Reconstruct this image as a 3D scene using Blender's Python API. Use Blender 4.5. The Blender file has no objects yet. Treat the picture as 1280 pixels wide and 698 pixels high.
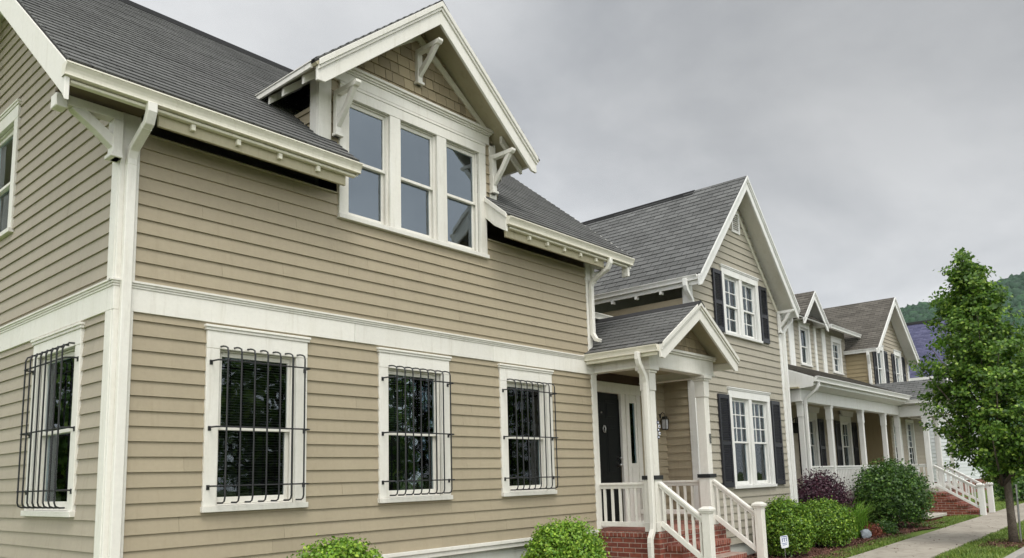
import bpy, bmesh, math, random
import numpy as np
from mathutils import Vector, Matrix

random.seed(7)
rng = np.random.default_rng(11)
R = math.radians
scn = bpy.context.scene
COL = scn.collection

# ------------------------------------------------------------------ camera
cam_d = bpy.data.cameras.new('camera')
cam = bpy.data.objects.new('camera', cam_d)
COL.objects.link(cam)
scn.camera = cam
r_ = Vector((0.6557708, -0.75444224, -0.02795648))
u_ = -Vector((0.08852834, 0.11361938, -0.98957232))
f_ = Vector((0.74975155, 0.64645769, 0.14129779))
m4 = Matrix((r_, u_, -f_)).transposed().to_4x4()
m4.translation = Vector((-2.82477576, -7.2, 1.65))
cam.matrix_world = m4
cam_d.sensor_fit = 'HORIZONTAL'
cam_d.sensor_width = 36.0
cam_d.lens = 36.0 * 978.805 / 1280
cam_d.shift_x = (640 - 650.55) / 1280
cam_d.shift_y = (458.67 - 349) / 1280
cam_d.clip_start = 0.1
cam_d.clip_end = 4000

# ------------------------------------------------------------------ world: overcast sky
world = bpy.data.worlds.new('World')
scn.world = world
world.use_nodes = True
SUN_EL, SUN_AZ = R(58), R(208)          # azimuth clockwise from +Y: light from the street side
def build_world():
    nt = world.node_tree
    nt.nodes.clear()
    N = nt.nodes.new; L = nt.links.new
    out = N('ShaderNodeOutputWorld'); bg = N('ShaderNodeBackground')
    bg.inputs['Strength'].default_value = 0.1
    sky = N('ShaderNodeTexSky'); sky.sky_type = 'NISHITA'; sky.sun_disc = False
    sky.sun_elevation = SUN_EL; sky.sun_rotation = SUN_AZ
    tc = N('ShaderNodeTexCoord')
    sep = N('ShaderNodeSeparateXYZ'); L(tc.outputs['Generated'], sep.inputs[0])
    # cloud deck projected on a plane overhead
    add = N('ShaderNodeMath'); add.operation = 'ADD'; add.inputs[1].default_value = 0.35
    mx = N('ShaderNodeMath'); mx.operation = 'MAXIMUM'; mx.inputs[1].default_value = 0.0
    L(sep.outputs[2], mx.inputs[0]); L(mx.outputs[0], add.inputs[0])
    dv = N('ShaderNodeVectorMath'); dv.operation = 'DIVIDE'
    cb = N('ShaderNodeCombineXYZ')
    for i in range(3): L(add.outputs[0], cb.inputs[i])
    L(tc.outputs['Generated'], dv.inputs[0]); L(cb.outputs[0], dv.inputs[1])
    n1 = N('ShaderNodeTexNoise'); n1.inputs['Scale'].default_value = 1.7; n1.inputs['Detail'].default_value = 7
    n1.inputs['Roughness'].default_value = 0.56; n1.inputs['Distortion'].default_value = 0.2
    L(dv.outputs[0], n1.inputs['Vector'])
    r1 = N('ShaderNodeMapRange'); r1.inputs[1].default_value = 0.33; r1.inputs[2].default_value = 0.68
    r1.inputs[3].default_value = 0.0; r1.inputs[4].default_value = 1.0
    L(n1.outputs['Fac'], r1.inputs[0])
    ramp = N('ShaderNodeMix'); ramp.data_type = 'RGBA'
    ramp.inputs[6].default_value = (3.55, 3.66, 3.80, 1); ramp.inputs[7].default_value = (5.65, 5.72, 5.75, 1)
    L(r1.outputs[0], ramp.inputs[0])
    # unseen brightness added behind the camera to light the walls; deck thicker far right
    dt = N('ShaderNodeVectorMath'); dt.operation = 'DOT_PRODUCT'
    dt.inputs[1].default_value = (-0.62, -0.60, 0.50)
    L(tc.outputs['Generated'], dt.inputs[0])
    r2 = N('ShaderNodeMapRange'); r2.interpolation_type = 'SMOOTHSTEP'
    r2.inputs[1].default_value = -0.25; r2.inputs[2].default_value = 0.95
    r2.inputs[3].default_value = 1.0; r2.inputs[4].default_value = 2.75
    L(dt.outputs['Value'], r2.inputs[0])
    dt2 = N('ShaderNodeVectorMath'); dt2.operation = 'DOT_PRODUCT'
    dt2.inputs[1].default_value = (0.89, 0.107, 0.444)
    L(tc.outputs['Generated'], dt2.inputs[0])
    r3 = N('ShaderNodeMapRange'); r3.interpolation_type = 'SMOOTHSTEP'
    r3.inputs[1].default_value = 0.84; r3.inputs[2].default_value = 1.0
    r3.inputs[3].default_value = 1.0; r3.inputs[4].default_value = 0.70
    L(dt2.outputs['Value'], r3.inputs[0])
    r4 = N('ShaderNodeMapRange'); r4.interpolation_type = 'SMOOTHSTEP'     # brighter towards the horizon
    r4.inputs[1].default_value = 0.10; r4.inputs[2].default_value = 0.46
    r4.inputs[3].default_value = 1.58; r4.inputs[4].default_value = 1.03
    L(sep.outputs[2], r4.inputs[0])
    m0 = N('ShaderNodeMath'); m0.operation = 'MULTIPLY'; L(r3.outputs[0], m0.inputs[0]); L(r4.outputs[0], m0.inputs[1])
    mm = N('ShaderNodeMath'); mm.operation = 'MULTIPLY'
    L(r2.outputs[0], mm.inputs[0]); L(m0.outputs[0], mm.inputs[1])
    sc = N('ShaderNodeVectorMath'); sc.operation = 'SCALE'
    L(ramp.outputs[2], sc.inputs[0]); L(mm.outputs[0], sc.inputs['Scale'])
    mixs = N('ShaderNodeMix'); mixs.data_type = 'RGBA'; mixs.inputs[0].default_value = 0.06
    L(sc.outputs[0], mixs.inputs[6]); L(sky.outputs[0], mixs.inputs[7])
    L(mixs.outputs[2], bg.inputs['Color']); L(bg.outputs[0], out.inputs['Surface'])
build_world()

sun_d = bpy.data.lights.new('sun', 'SUN')
sun = bpy.data.objects.new('sun', sun_d); COL.objects.link(sun)
sun_d.energy = 1.5; sun_d.angle = R(24); sun_d.color = (1.0, 0.965, 0.91)
sdir = Vector((math.sin(SUN_AZ) * math.cos(SUN_EL), math.cos(SUN_AZ) * math.cos(SUN_EL), math.sin(SUN_EL)))
sun.rotation_euler = sdir.to_track_quat('Z', 'Y').to_euler()

vs = scn.view_settings
vs.view_transform = 'Standard'; vs.look = 'None'; vs.exposure = 0.47; vs.gamma = 1.0; vs.use_curve_mapping = False
scn.cycles.max_bounces = 7
scn.cycles.transparent_max_bounces = 16

# ------------------------------------------------------------------ materials
MAT = {}
def _new(name):
    m = bpy.data.materials.new(name); m.use_nodes = True
    nt = m.node_tree
    return m, nt, nt.nodes.new, nt.links.new, nt.nodes['Principled BSDF']
def mixrgb(nt, fac, a, b, mode='MIX'):
    x = nt.nodes.new('ShaderNodeMix'); x.data_type = 'RGBA'; x.blend_type = mode
    for sock, v in ((x.inputs[0], fac), (x.inputs[6], a), (x.inputs[7], b)):
        if hasattr(v, 'links') or isinstance(v, bpy.types.NodeSocket): nt.links.new(v, sock)
        elif isinstance(v, (int, float)): sock.default_value = v
        else: sock.default_value = (*v, 1)
    return x.outputs[2]
def maprange(nt, s, a, b, c, d):
    x = nt.nodes.new('ShaderNodeMapRange')
    for i, v in enumerate((a, b, c, d)): x.inputs[i + 1].default_value = v
    nt.links.new(s, x.inputs[0]); return x.outputs[0]
def noise(nt, scale, detail=4, vec=None, stretch=None, rough=0.55):
    n = nt.nodes.new('ShaderNodeTexNoise'); n.inputs['Scale'].default_value = scale
    n.inputs['Detail'].default_value = detail; n.inputs['Roughness'].default_value = rough
    if vec is None:
        vec = nt.nodes.new('ShaderNodeTexCoord').outputs['Object']
    if stretch:
        mp = nt.nodes.new('ShaderNodeMapping'); mp.inputs['Scale'].default_value = stretch
        nt.links.new(vec, mp.inputs['Vector']); vec = mp.outputs[0]
    nt.links.new(vec, n.inputs['Vector'])
    return n.outputs['Fac']
def bump(nt, h, strength, dist=0.01):
    b = nt.nodes.new('ShaderNodeBump'); b.inputs['Strength'].default_value = strength
    b.inputs['Distance'].default_value = dist
    nt.links.new(h, b.inputs['Height']); return b.outputs[0]
def island(nt):
    return nt.nodes.new('ShaderNodeNewGeometry').outputs['Random Per Island']

def painted(name, col, rough=0.55, stain=(0.78, 0.76, 0.68), amount=0.35, isl=0.05, grime=0.6, spec=0.35):
    m, nt, N, L, p = _new(name)
    a = noise(nt, 1.7, 6, stretch=(2.2, 2.2, 0.55)); b = noise(nt, 26, 3)
    f = maprange(nt, a, 0.50, 0.78, 0, amount)
    c = mixrgb(nt, f, col, tuple(col[i] * stain[i] for i in range(3)))
    a2 = noise(nt, 5.0, 7, stretch=(3.2, 3.2, 0.30), rough=0.7)       # rain streaks and grime
    c = mixrgb(nt, maprange(nt, a2, 0.54, 0.84, 0, grime), c, tuple(col[i] * (0.62, 0.58, 0.50)[i] for i in range(3)))
    g = maprange(nt, b, 0.3, 0.7, 0.965, 1.02)
    v = N('ShaderNodeVectorMath'); v.operation = 'SCALE'; L(c, v.inputs[0]); L(g, v.inputs['Scale'])
    k = maprange(nt, island(nt), 0, 1, 1 - isl, 1 + isl)
    v2 = N('ShaderNodeVectorMath'); v2.operation = 'SCALE'; L(v.outputs[0], v2.inputs[0]); L(k, v2.inputs['Scale'])
    L(v2.outputs[0], p.inputs['Base Color']); p.inputs['Roughness'].default_value = rough
    p.inputs['Specular IOR Level'].default_value = spec
    L(bump(nt, noise(nt, 60, 4, stretch=(0.25, 0.25, 3)), 0.10, 0.004), p.inputs['Normal'])
    MAT[name] = m; return m
painted('trim_white', (0.70, 0.678, 0.612), 0.5)
painted('soffit_shade', (0.13, 0.10, 0.06), 0.7)  # dark tone holds the shade under the corner eave
painted('trim_cream', (0.70, 0.67, 0.55), 0.55)
painted('trim_pale', (0.72, 0.715, 0.68), 0.5)
painted('soffit_tan', (0.40, 0.36, 0.245), 0.65)
painted('gutter_cream', (0.72, 0.685, 0.58), 0.45)
painted('siding_tan', (0.345, 0.292, 0.201), 0.62, (0.84, 0.84, 0.84), 0.45, 0.04, 0.35)
painted('siding_beige', (0.350, 0.307, 0.237), 0.62, (0.84, 0.84, 0.84), 0.45, 0.04, 0.35)
painted('siding_greige', (0.352, 0.322, 0.256), 0.62, (0.86, 0.86, 0.84), 0.4, 0.06)
painted('siding_shaded', (0.33, 0.265, 0.155), 0.62, (0.86, 0.86, 0.84), 0.4, 0.06)  # side walls in shade: the shadow tone is put into the colour
painted('siding_pale', (0.60, 0.62, 0.62), 0.62, (0.86, 0.86, 0.84), 0.4, 0.05)
painted('foundation_pale', (0.55, 0.56, 0.50), 0.7)
painted('shake_tan', (0.30, 0.245, 0.155), 0.75, (0.8, 0.8, 0.75), 0.5, 0.22)
painted('shutter_black', (0.022, 0.023, 0.028), 0.42, (0.8, 0.8, 0.8), 0.3, 0.05)
painted('door_black', (0.006, 0.007, 0.0065), 0.5, (0.8, 0.8, 0.8), 0.3, 0.03, 0.2, 0.15)
painted('iron_black', (0.02, 0.021, 0.022), 0.45, (1.6, 1.3, 1.1), 0.3, 0.05)
painted('board_red_brown', (0.055, 0.030, 0.018), 0.6)
painted('step_concrete', (0.42, 0.39, 0.34), 0.85)

def shingles(name, c1, c2, dark, tabw=0.30, row=0.135):
    m, nt, N, L, p = _new(name)
    uv = N('ShaderNodeUVMap').outputs[0]
    br = N('ShaderNodeTexBrick'); L(uv, br.inputs['Vector'])
    br.offset = 0.5; br.inputs['Scale'].default_value = 1; br.inputs['Brick Width'].default_value = tabw
    br.inputs['Row Height'].default_value = row; br.inputs['Mortar Size'].default_value = 0.006
    br.inputs['Mortar Smooth'].default_value = 0.2; br.inputs['Bias'].default_value = 0.0
    br.inputs['Color1'].default_value = (*c1, 1); br.inputs['Color2'].default_value = (*c2, 1)
    br.inputs['Mortar'].default_value = (*dark, 1)
    n1 = noise(nt, 0.9, 5, uv); n2 = noise(nt, 90, 2, uv)
    v = N('ShaderNodeVectorMath'); v.operation = 'SCALE'; L(br.outputs['Color'], v.inputs[0])
    mu = N('ShaderNodeMath'); mu.operation = 'MULTIPLY'
    L(maprange(nt, n1, 0.3, 0.7, 0.87, 1.13), mu.inputs[0]); L(maprange(nt, n2, 0.25, 0.75, 0.6, 1.4), mu.inputs[1])
    L(mu.outputs[0], v.inputs['Scale'])
    L(v.outputs[0], p.inputs['Base Color']); p.inputs['Roughness'].default_value = 0.9
    p.inputs['Specular IOR Level'].default_value = 0.25
    L(bump(nt, n2, 0.5, 0.006), p.inputs['Normal'])
    MAT[name] = m
shingles('shingle_grey', (0.098, 0.098, 0.093), (0.130, 0.130, 0.124), (0.032, 0.031, 0.031))
shingles('shingle_slate', (0.102, 0.103, 0.099), (0.142, 0.143, 0.138), (0.025, 0.025, 0.025), 0.26, 0.15)
shingles('shingle_brown', (0.082, 0.074, 0.062), (0.132, 0.120, 0.102), (0.03, 0.027, 0.024))
shingles('shingle_purple', (0.058, 0.060, 0.110), (0.098, 0.098, 0.165), (0.025, 0.025, 0.05), 0.34, 0.17)
shingles('shingle_black', (0.022, 0.022, 0.024), (0.034, 0.034, 0.036), (0.01, 0.01, 0.01))

def brickmat(name, c1, c2, mortar, bw=0.215, rh=0.072):
    m, nt, N, L, p = _new(name)
    tc = N('ShaderNodeTexCoord'); sp = N('ShaderNodeSeparateXYZ'); L(tc.outputs['Object'], sp.inputs[0])
    ad = N('ShaderNodeMath'); ad.operation = 'ADD'; L(sp.outputs[0], ad.inputs[0]); L(sp.outputs[1], ad.inputs[1])
    cb = N('ShaderNodeCombineXYZ'); L(ad.outputs[0], cb.inputs[0]); L(sp.outputs[2], cb.inputs[1])
    br = N('ShaderNodeTexBrick'); L(cb.outputs[0], br.inputs['Vector'])
    br.inputs['Scale'].default_value = 1; br.inputs['Brick Width'].default_value = bw; br.inputs['Row Height'].default_value = rh
    br.inputs['Mortar Size'].default_value = 0.006; br.inputs['Mortar Smooth'].default_value = 0.25
    br.inputs['Color1'].default_value = (*c1, 1); br.inputs['Color2'].default_value = (*c2, 1); br.inputs['Mortar'].default_value = (*mortar, 1)
    n = noise(nt, 14, 5)
    v = N('ShaderNodeVectorMath'); v.operation = 'SCALE'; L(br.outputs['Color'], v.inputs[0])
    L(maprange(nt, n, 0.3, 0.7, 0.7, 1.3), v.inputs['Scale'])
    L(v.outputs[0], p.inputs['Base Color']); p.inputs['Roughness'].default_value = 0.85
    inv = N('ShaderNodeMath'); inv.operation = 'SUBTRACT'; inv.inputs[0].default_value = 1; L(br.outputs['Fac'], inv.inputs[1])
    L(bump(nt, inv.outputs[0], 0.6, 0.008), p.inputs['Normal'])
    MAT[name] = m
brickmat('brick_red', (0.235, 0.062, 0.036), (0.14, 0.036, 0.024), (0.36, 0.29, 0.235))
brickmat('brick_rowlock', (0.255, 0.072, 0.043), (0.17, 0.045, 0.028), (0.34, 0.27, 0.22), 0.074, 0.40)

def simple(name, col, rough=0.5, metal=0.0, spec=0.5):
    m, nt, N, L, p = _new(name)
    f = maprange(nt, noise(nt, 9, 4), 0.3, 0.7, 0.85, 1.12)
    v = N('ShaderNodeVectorMath'); v.operation = 'SCALE'; v.inputs[0].default_value = col; L(f, v.inputs['Scale'])
    L(v.outputs[0], p.inputs['Base Color'])
    p.inputs['Roughness'].default_value = rough; p.inputs['Metallic'].default_value = metal
    p.inputs['Specular IOR Level'].default_value = spec
    MAT[name] = m
simple('room_dark', (0.012, 0.013, 0.014), 0.9, 0, 0.1)
simple('blind_dark', (0.032, 0.034, 0.034), 0.7)
simple('blind_pale', (0.66, 0.67, 0.64), 0.7)
simple('curtain_pale', (0.55, 0.55, 0.56), 0.85)
simple('steel', (0.55, 0.55, 0.54), 0.3, 1.0)
simple('plate_grey', (0.10, 0.10, 0.095), 0.45, 0.3)
simple('ink_blue', (0.03, 0.07, 0.25), 0.6)
simple('sign_white', (0.78, 0.80, 0.84), 0.5)
simple('navy', (0.03, 0.035, 0.09), 0.5)
simple('lamp_glass', (0.55, 0.56, 0.58), 0.15)
simple('rock', (0.30, 0.33, 0.36), 0.8)
simple('terracotta', (0.36, 0.12, 0.06), 0.85)

def glassmat(name, ior, tint, wav=0.35, gcol=(0.86, 0.94, 1)):
    m, nt, N, L, p = _new(name)
    nt.nodes.remove(p)
    out = nt.nodes['Material Output']
    fr = N('ShaderNodeFresnel'); fr.inputs['IOR'].default_value = ior
    tr = N('ShaderNodeBsdfTransparent'); tr.inputs[0].default_value = (*tint, 1)
    gl = N('ShaderNodeBsdfGlossy'); gl.inputs['Roughness'].default_value = 0.015; gl.inputs[0].default_value = (*gcol, 1)
    L(bump(nt, noise(nt, 2.3, 2), wav, 0.02), gl.inputs['Normal'])
    mx = N('ShaderNodeMixShader'); L(fr.outputs[0], mx.inputs[0]); L(tr.outputs[0], mx.inputs[1]); L(gl.outputs[0], mx.inputs[2])
    L(mx.outputs[0], out.inputs['Surface']); MAT[name] = m
glassmat('glass', 1.5, (0.84, 0.87, 0.86), 0.12)
glassmat('glass_coated', 2.7, (0.6, 0.66, 0.68), 0.14, (0.78, 0.90, 1.0))

def leafmat(name, c1, c2, c3, trans=0.25, rough=0.45):
    m, nt, N, L, p = _new(name)
    ra = island(nt)
    c = mixrgb(nt, maprange(nt, ra, 0.0, 0.75, 0, 1), c1, c2)
    c = mixrgb(nt, maprange(nt, ra, 0.75, 1.0, 0, 1), c, c3)
    n = noise(nt, 3.0, 3)
    v = N('ShaderNodeVectorMath'); v.operation = 'SCALE'; L(c, v.inputs[0]); L(maprange(nt, n, 0.3, 0.7, 0.75, 1.25), v.inputs['Scale'])
    L(v.outputs[0], p.inputs['Base Color']); p.inputs['Roughness'].default_value = rough
    p.inputs['Specular IOR Level'].default_value = 0.4
    tb = N('ShaderNodeBsdfTranslucent'); L(v.outputs[0], tb.inputs[0])
    mx = N('ShaderNodeMixShader'); mx.inputs[0].default_value = trans
    L(p.outputs[0], mx.inputs[1]); L(tb.outputs[0], mx.inputs[2]); L(mx.outputs[0], nt.nodes['Material Output'].inputs['Surface'])
    MAT[name] = m
leafmat('leaf_boxwood', (0.05, 0.12, 0.014), (0.17, 0.31, 0.03), (0.36, 0.50, 0.06))
leafmat('leaf_bright', (0.09, 0.20, 0.02), (0.22, 0.38, 0.035), (0.42, 0.56, 0.08))
leafmat('leaf_hedge', (0.030, 0.072, 0.014), (0.070, 0.155, 0.026), (0.20, 0.33, 0.06))
leafmat('leaf_purple', (0.035, 0.012, 0.022), (0.065, 0.02, 0.036), (0.11, 0.04, 0.055))
leafmat('leaf_maple', (0.036, 0.088, 0.010), (0.125, 0.245, 0.026), (0.36, 0.50, 0.085), 0.36)
leafmat('leaf_grassy', (0.10, 0.24, 0.02), (0.22, 0.42, 0.05), (0.36, 0.55, 0.10))
leafmat('leaf_lawn', (0.08, 0.15, 0.018), (0.17, 0.25, 0.04), (0.34, 0.37, 0.10))
leafmat('leaf_far', (0.012, 0.036, 0.018), (0.020, 0.062, 0.026), (0.036, 0.095, 0.034), 0.1, 0.8)
leafmat('leaf_red', (0.20, 0.05, 0.025), (0.30, 0.085, 0.05), (0.40, 0.16, 0.10))
leafmat('chip', (0.07, 0.03, 0.022), (0.13, 0.055, 0.04), (0.28, 0.17, 0.12), 0.0, 0.9)

def groundmat(name, c1, c2, c3, s1, s2, bmp=0.4):
    m, nt, N, L, p = _new(name)
    a = noise(nt, s1, 6); b = noise(nt, s2, 5)
    c = mixrgb(nt, maprange(nt, a, 0.35, 0.65, 0, 1), c1, c2)
    c = mixrgb(nt, maprange(nt, b, 0.5, 0.72, 0, 0.8), c, c3)
    L(c, p.inputs['Base Color']); p.inputs['Roughness'].default_value = 0.95
    p.inputs['Specular IOR Level'].default_value = 0.2
    L(bump(nt, b, bmp, 0.02), p.inputs['Normal']); MAT[name] = m
groundmat('lawn', (0.07, 0.13, 0.02), (0.13, 0.19, 0.035), (0.20, 0.17, 0.07), 2.2, 30)
groundmat('mulch', (0.06, 0.027, 0.020), (0.11, 0.05, 0.036), (0.20, 0.11, 0.08), 6, 60, 0.9)
groundmat('asphalt', (0.045, 0.045, 0.046), (0.06, 0.06, 0.06), (0.08, 0.078, 0.075), 1.2, 80)
groundmat('concrete', (0.30, 0.270, 0.225), (0.37, 0.335, 0.28), (0.22, 0.195, 0.16), 0.8, 5, 0.12)
groundmat('kerb', (0.33, 0.31, 0.28), (0.38, 0.36, 0.32), (0.25, 0.235, 0.21), 1.5, 20, 0.2)
groundmat('earth', (0.06, 0.10, 0.02), (0.09, 0.13, 0.03), (0.12, 0.13, 0.05), 0.05, 0.8)
groundmat('bark', (0.10, 0.08, 0.06), (0.16, 0.135, 0.105), (0.06, 0.05, 0.04), 9, 40, 0.8)
groundmat('hill_soil', (0.02, 0.045, 0.018), (0.035, 0.07, 0.025), (0.05, 0.085, 0.03), 0.02, 0.15)

# ------------------------------------------------------------------ object helpers
BASE = {}
def root(name, label, cat, base=(0, 0, 0), group=None):
    o = bpy.data.objects.new(name, None); COL.objects.link(o)
    o.empty_display_size = 0.3
    o.location = base; BASE[o] = Vector(base)
    o['label'] = label; o['category'] = cat
    if group: o['group'] = group
    return o
def obj(name, bm, mat, parent=None, bevel=0.0, smooth=False, label=None):
    if bevel:
        es = [e for e in bm.edges if len(e.link_faces) == 2 and e.calc_face_angle(0) > 0.5]
        try: bmesh.ops.bevel(bm, geom=es, offset=bevel, segments=1, affect='EDGES', clamp_overlap=True)
        except Exception: pass
    me = bpy.data.meshes.new(name); bm.to_mesh(me); bm.free()
    return obj_me(name, me, mat, parent, smooth, label)
def obj_me(name, me, mat, parent=None, smooth=False, label=None):
    if parent is not None:
        b = BASE[parent]
        if b.length > 0: me.transform(Matrix.Translation(-b))
    o = bpy.data.objects.new(name, me); COL.objects.link(o)
    me.materials.append(MAT[mat] if isinstance(mat, str) else mat)
    if smooth:
        for p in me.polygons: p.use_smooth = True
    if parent is not None:
        o.parent = parent; BASE[o] = BASE[parent]
    if label: o['label'] = label
    return o
def structure(o):
    o['kind'] = 'structure'; return o

class Frame:
    def __init__(s, O, U, V, N):
        s.O, s.U, s.V, s.N = Vector(O), Vector(U).normalized(), Vector(V).normalized(), Vector(N).normalized()
    def p(s, u, v, n=0.0): return s.O + s.U * u + s.V * v + s.N * n
def FRONT(y, x=0.0): return Frame((x, y, 0), (1, 0, 0), (0, 0, 1), (0, -1, 0))
def LEFT(x, y=0.0): return Frame((x, y, 0), (0, 1, 0), (0, 0, 1), (-1, 0, 0))      # u runs into depth (+y)
W = Frame((0, 0, 0), (1, 0, 0), (0, 1, 0), (0, 0, 1))

def hexa(bm, pts):
    v = [bm.verts.new(p) for p in pts]
    fs = [(0, 3, 2, 1), (4, 5, 6, 7), (0, 1, 5, 4), (1, 2, 6, 5), (2, 3, 7, 6), (3, 0, 4, 7)]
    out = [bm.faces.new([v[i] for i in f]) for f in fs]
    bmesh.ops.recalc_face_normals(bm, faces=out)
def box(bm, F, u0, u1, v0, v1, n0, n1):
    hexa(bm, [F.p(u0, v0, n0), F.p(u1, v0, n0), F.p(u1, v1, n0), F.p(u0, v1, n0),
              F.p(u0, v0, n1), F.p(u1, v0, n1), F.p(u1, v1, n1), F.p(u0, v1, n1)])
def wbox(bm, x0, x1, y0, y1, z0, z1): box(bm, W, x0, x1, y0, y1, z0, z1)
def prism(bm, F, poly, n0, n1):
    """extrude the (u,v) outline between n0 and n1"""
    a = [bm.verts.new(F.p(u, v, n0)) for u, v in poly]; b = [bm.verts.new(F.p(u, v, n1)) for u, v in poly]
    fs = [bm.faces.new(a), bm.faces.new(b)]
    k = len(poly)
    for i in range(k): fs.append(bm.faces.new((a[i], a[(i + 1) % k], b[(i + 1) % k], b[i])))
    bmesh.ops.recalc_face_normals(bm, faces=fs)
def sweep(bm, path, w, d, side):
    """rectangular pipe along a planar path; side = the plane's normal"""
    path = [Vector(p) for p in path]; side = Vector(side).normalized()
    rings = []
    for i, p in enumerate(path):
        t1 = (path[i] - path[i - 1]).normalized() if i else (path[1] - path[0]).normalized()
        t2 = (path[i + 1] - path[i]).normalized() if i < len(path) - 1 else t1
        n1 = side.cross(t1); n2 = side.cross(t2)
        m = (n1 + n2).normalized(); m = m / max(0.3, m.dot(n1))
        rings.append([bm.verts.new(p + side * a * w / 2 + m * b * d / 2) for a, b in ((-1, -1), (1, -1), (1, 1), (-1, 1))])
    fs = []
    for a, b in zip(rings, rings[1:]):
        for j in range(4): fs.append(bm.faces.new((a[j], a[(j + 1) % 4], b[(j + 1) % 4], b[j])))
    fs += [bm.faces.new(rings[0]), bm.faces.new(rings[-1])]
    bmesh.ops.recalc_face_normals(bm, faces=fs)
def tube(bm, path, rads, sides=6):
    path = [Vector(p) for p in path]
    if not isinstance(rads, (list, tuple)): rads = [rads] * len(path)
    rings = []
    ref = None
    for i, p in enumerate(path):
        t = (path[min(i + 1, len(path) - 1)] - path[max(i - 1, 0)]).normalized()
        if ref is None:
            ref = t.orthogonal().normalized()
        ref = (ref - t * ref.dot(t)).normalized()
        b = t.cross(ref)
        rings.append([bm.verts.new(p + (ref * math.cos(2 * math.pi * k / sides) + b * math.sin(2 * math.pi * k / sides)) * rads[i]) for k in range(sides)])
    for a, b in zip(rings, rings[1:]):
        for j in range(sides): bm.faces.new((a[j], a[(j + 1) % sides], b[(j + 1) % sides], b[j]))
    bm.faces.new(list(reversed(rings[0]))); bm.faces.new(rings[-1])

# ---- lapped boards / shingles: a convex outline cut into courses, every course a real overlapping board
def clip(poly, ax, val, keep_gt):
    out = []
    k = len(poly)
    for i in range(k):
        a, b = poly[i], poly[(i + 1) % k]
        ia = (a[ax] >= val) if keep_gt else (a[ax] <= val)
        ib = (b[ax] >= val) if keep_gt else (b[ax] <= val)
        if ia: out.append(a)
        if ia != ib:
            t = (val - a[ax]) / (b[ax] - a[ax])
            out.append((a[0] + t * (b[0] - a[0]), a[1] + t * (b[1] - a[1])))
    return out
def area(poly):
    return abs(sum(poly[i][0] * poly[(i + 1) % len(poly)][1] - poly[(i + 1) % len(poly)][0] * poly[i][1] for i in range(len(poly)))) / 2 if len(poly) > 2 else 0
def lap(bm, F, poly, step, thick, holes=(), phase=0.0, board=None, gap=0.0, wob=0.0):
    uvl = bm.loops.layers.uv.verify()
    v0, v1 = min(p[1] for p in poly), max(p[1] for p in poly)
    k0 = math.floor((v0 - phase) / step)
    for k in range(k0, int(math.ceil((v1 - phase) / step)) + 1):
        a, b = phase + k * step, phase + (k + 1) * step
        c = clip(clip(poly, 1, a, True), 1, b, False)
        if area(c) < 1e-5: continue
        pieces = [c]
        for (h0, h1, g0, g1) in holes:
            nxt = []
            for q in pieces:
                if area(clip(clip(clip(clip(q, 0, h0, True), 0, h1, False), 1, g0, True), 1, g1, False)) < 1e-7:
                    nxt.append(q); continue
                nxt.append(clip(q, 0, h0, False)); nxt.append(clip(q, 0, h1, True))
                mid = clip(clip(q, 0, h0, True), 0, h1, False)
                nxt.append(clip(mid, 1, g0, False)); nxt.append(clip(mid, 1, g1, True))
            pieces = [q for q in nxt if area(q) > 1e-5]
        if board:
            nxt = []
            for q in pieces:
                u0, u1 = min(p[0] for p in q), max(p[0] for p in q)
                u = u0 - random.random() * board[1]
                cuts = []
                while u < u1:
                    cuts.append(u); u += random.uniform(*board)
                cuts.append(u1 + 1)
                for ca, cb in zip(cuts, cuts[1:]):
                    r = clip(clip(q, 0, ca + gap / 2, True), 0, cb - gap / 2, False)
                    if area(r) > 1e-5: nxt.append(r)
            pieces = nxt
        for q in pieces:
            dz = random.uniform(-wob, wob)
            def off(v): return thick * max(0.0, min(1.0, (b - v) / (b - a))) + 0.001 + dz * 0.3
            # drop duplicate points
            qq = [p for i, p in enumerate(q) if abs(p[0] - q[i - 1][0]) + abs(p[1] - q[i - 1][1]) > 1e-6]
            if len(qq) < 3: continue
            vs = [bm.verts.new(F.p(u, v, off(v))) for u, v in qq]
            f = bm.faces.new(vs)
            f.normal_update()
            if f.normal.dot(F.N) < 0: f.normal_flip()
            for l, in zip(f.loops):
                i = vs.index(l.vert); l[uvl].uv = qq[i]
            n = len(qq)
            for i in range(n):
                j = (i + 1) % n
                low = abs(qq[i][1] - a) < 1e-6 and abs(qq[j][1] - a) < 1e-6
                vert = abs(qq[i][0] - qq[j][0]) < 1e-6 and gap > 0
                if low or vert:
                    e0 = bm.verts.new(F.p(qq[i][0], qq[i][1], -0.004)); e1 = bm.verts.new(F.p(qq[j][0], qq[j][1], -0.004))
                    g = bm.faces.new((vs[i], vs[j], e1, e0))
                    for l in g.loops:
                        t = {vs[i]: qq[i], vs[j]: qq[j], e1: qq[j], e0: qq[i]}[l.vert]; l[uvl].uv = (t[0], t[1] + 0.01)
    return bm
def siding(name, parent, F, polys, mat, holes=(), step=0.1372, phase=1.116, thick=0.019, board=(2.6, 4.2)):
    bm = bmesh.new()
    holes = [(a - .03, b + .03, c - .03, d + .03) for a, b, c, d in holes]     # the cut ends lie behind the casings
    for p in polys: lap(bm, F, p, step, thick, holes, phase, board, 0.0022, 0.002)
    # solid wall behind the boards
    for p in polys:
        u0, u1 = min(q[0] for q in p), max(q[0] for q in p)
    return obj(name, bm, mat, parent)

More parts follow.
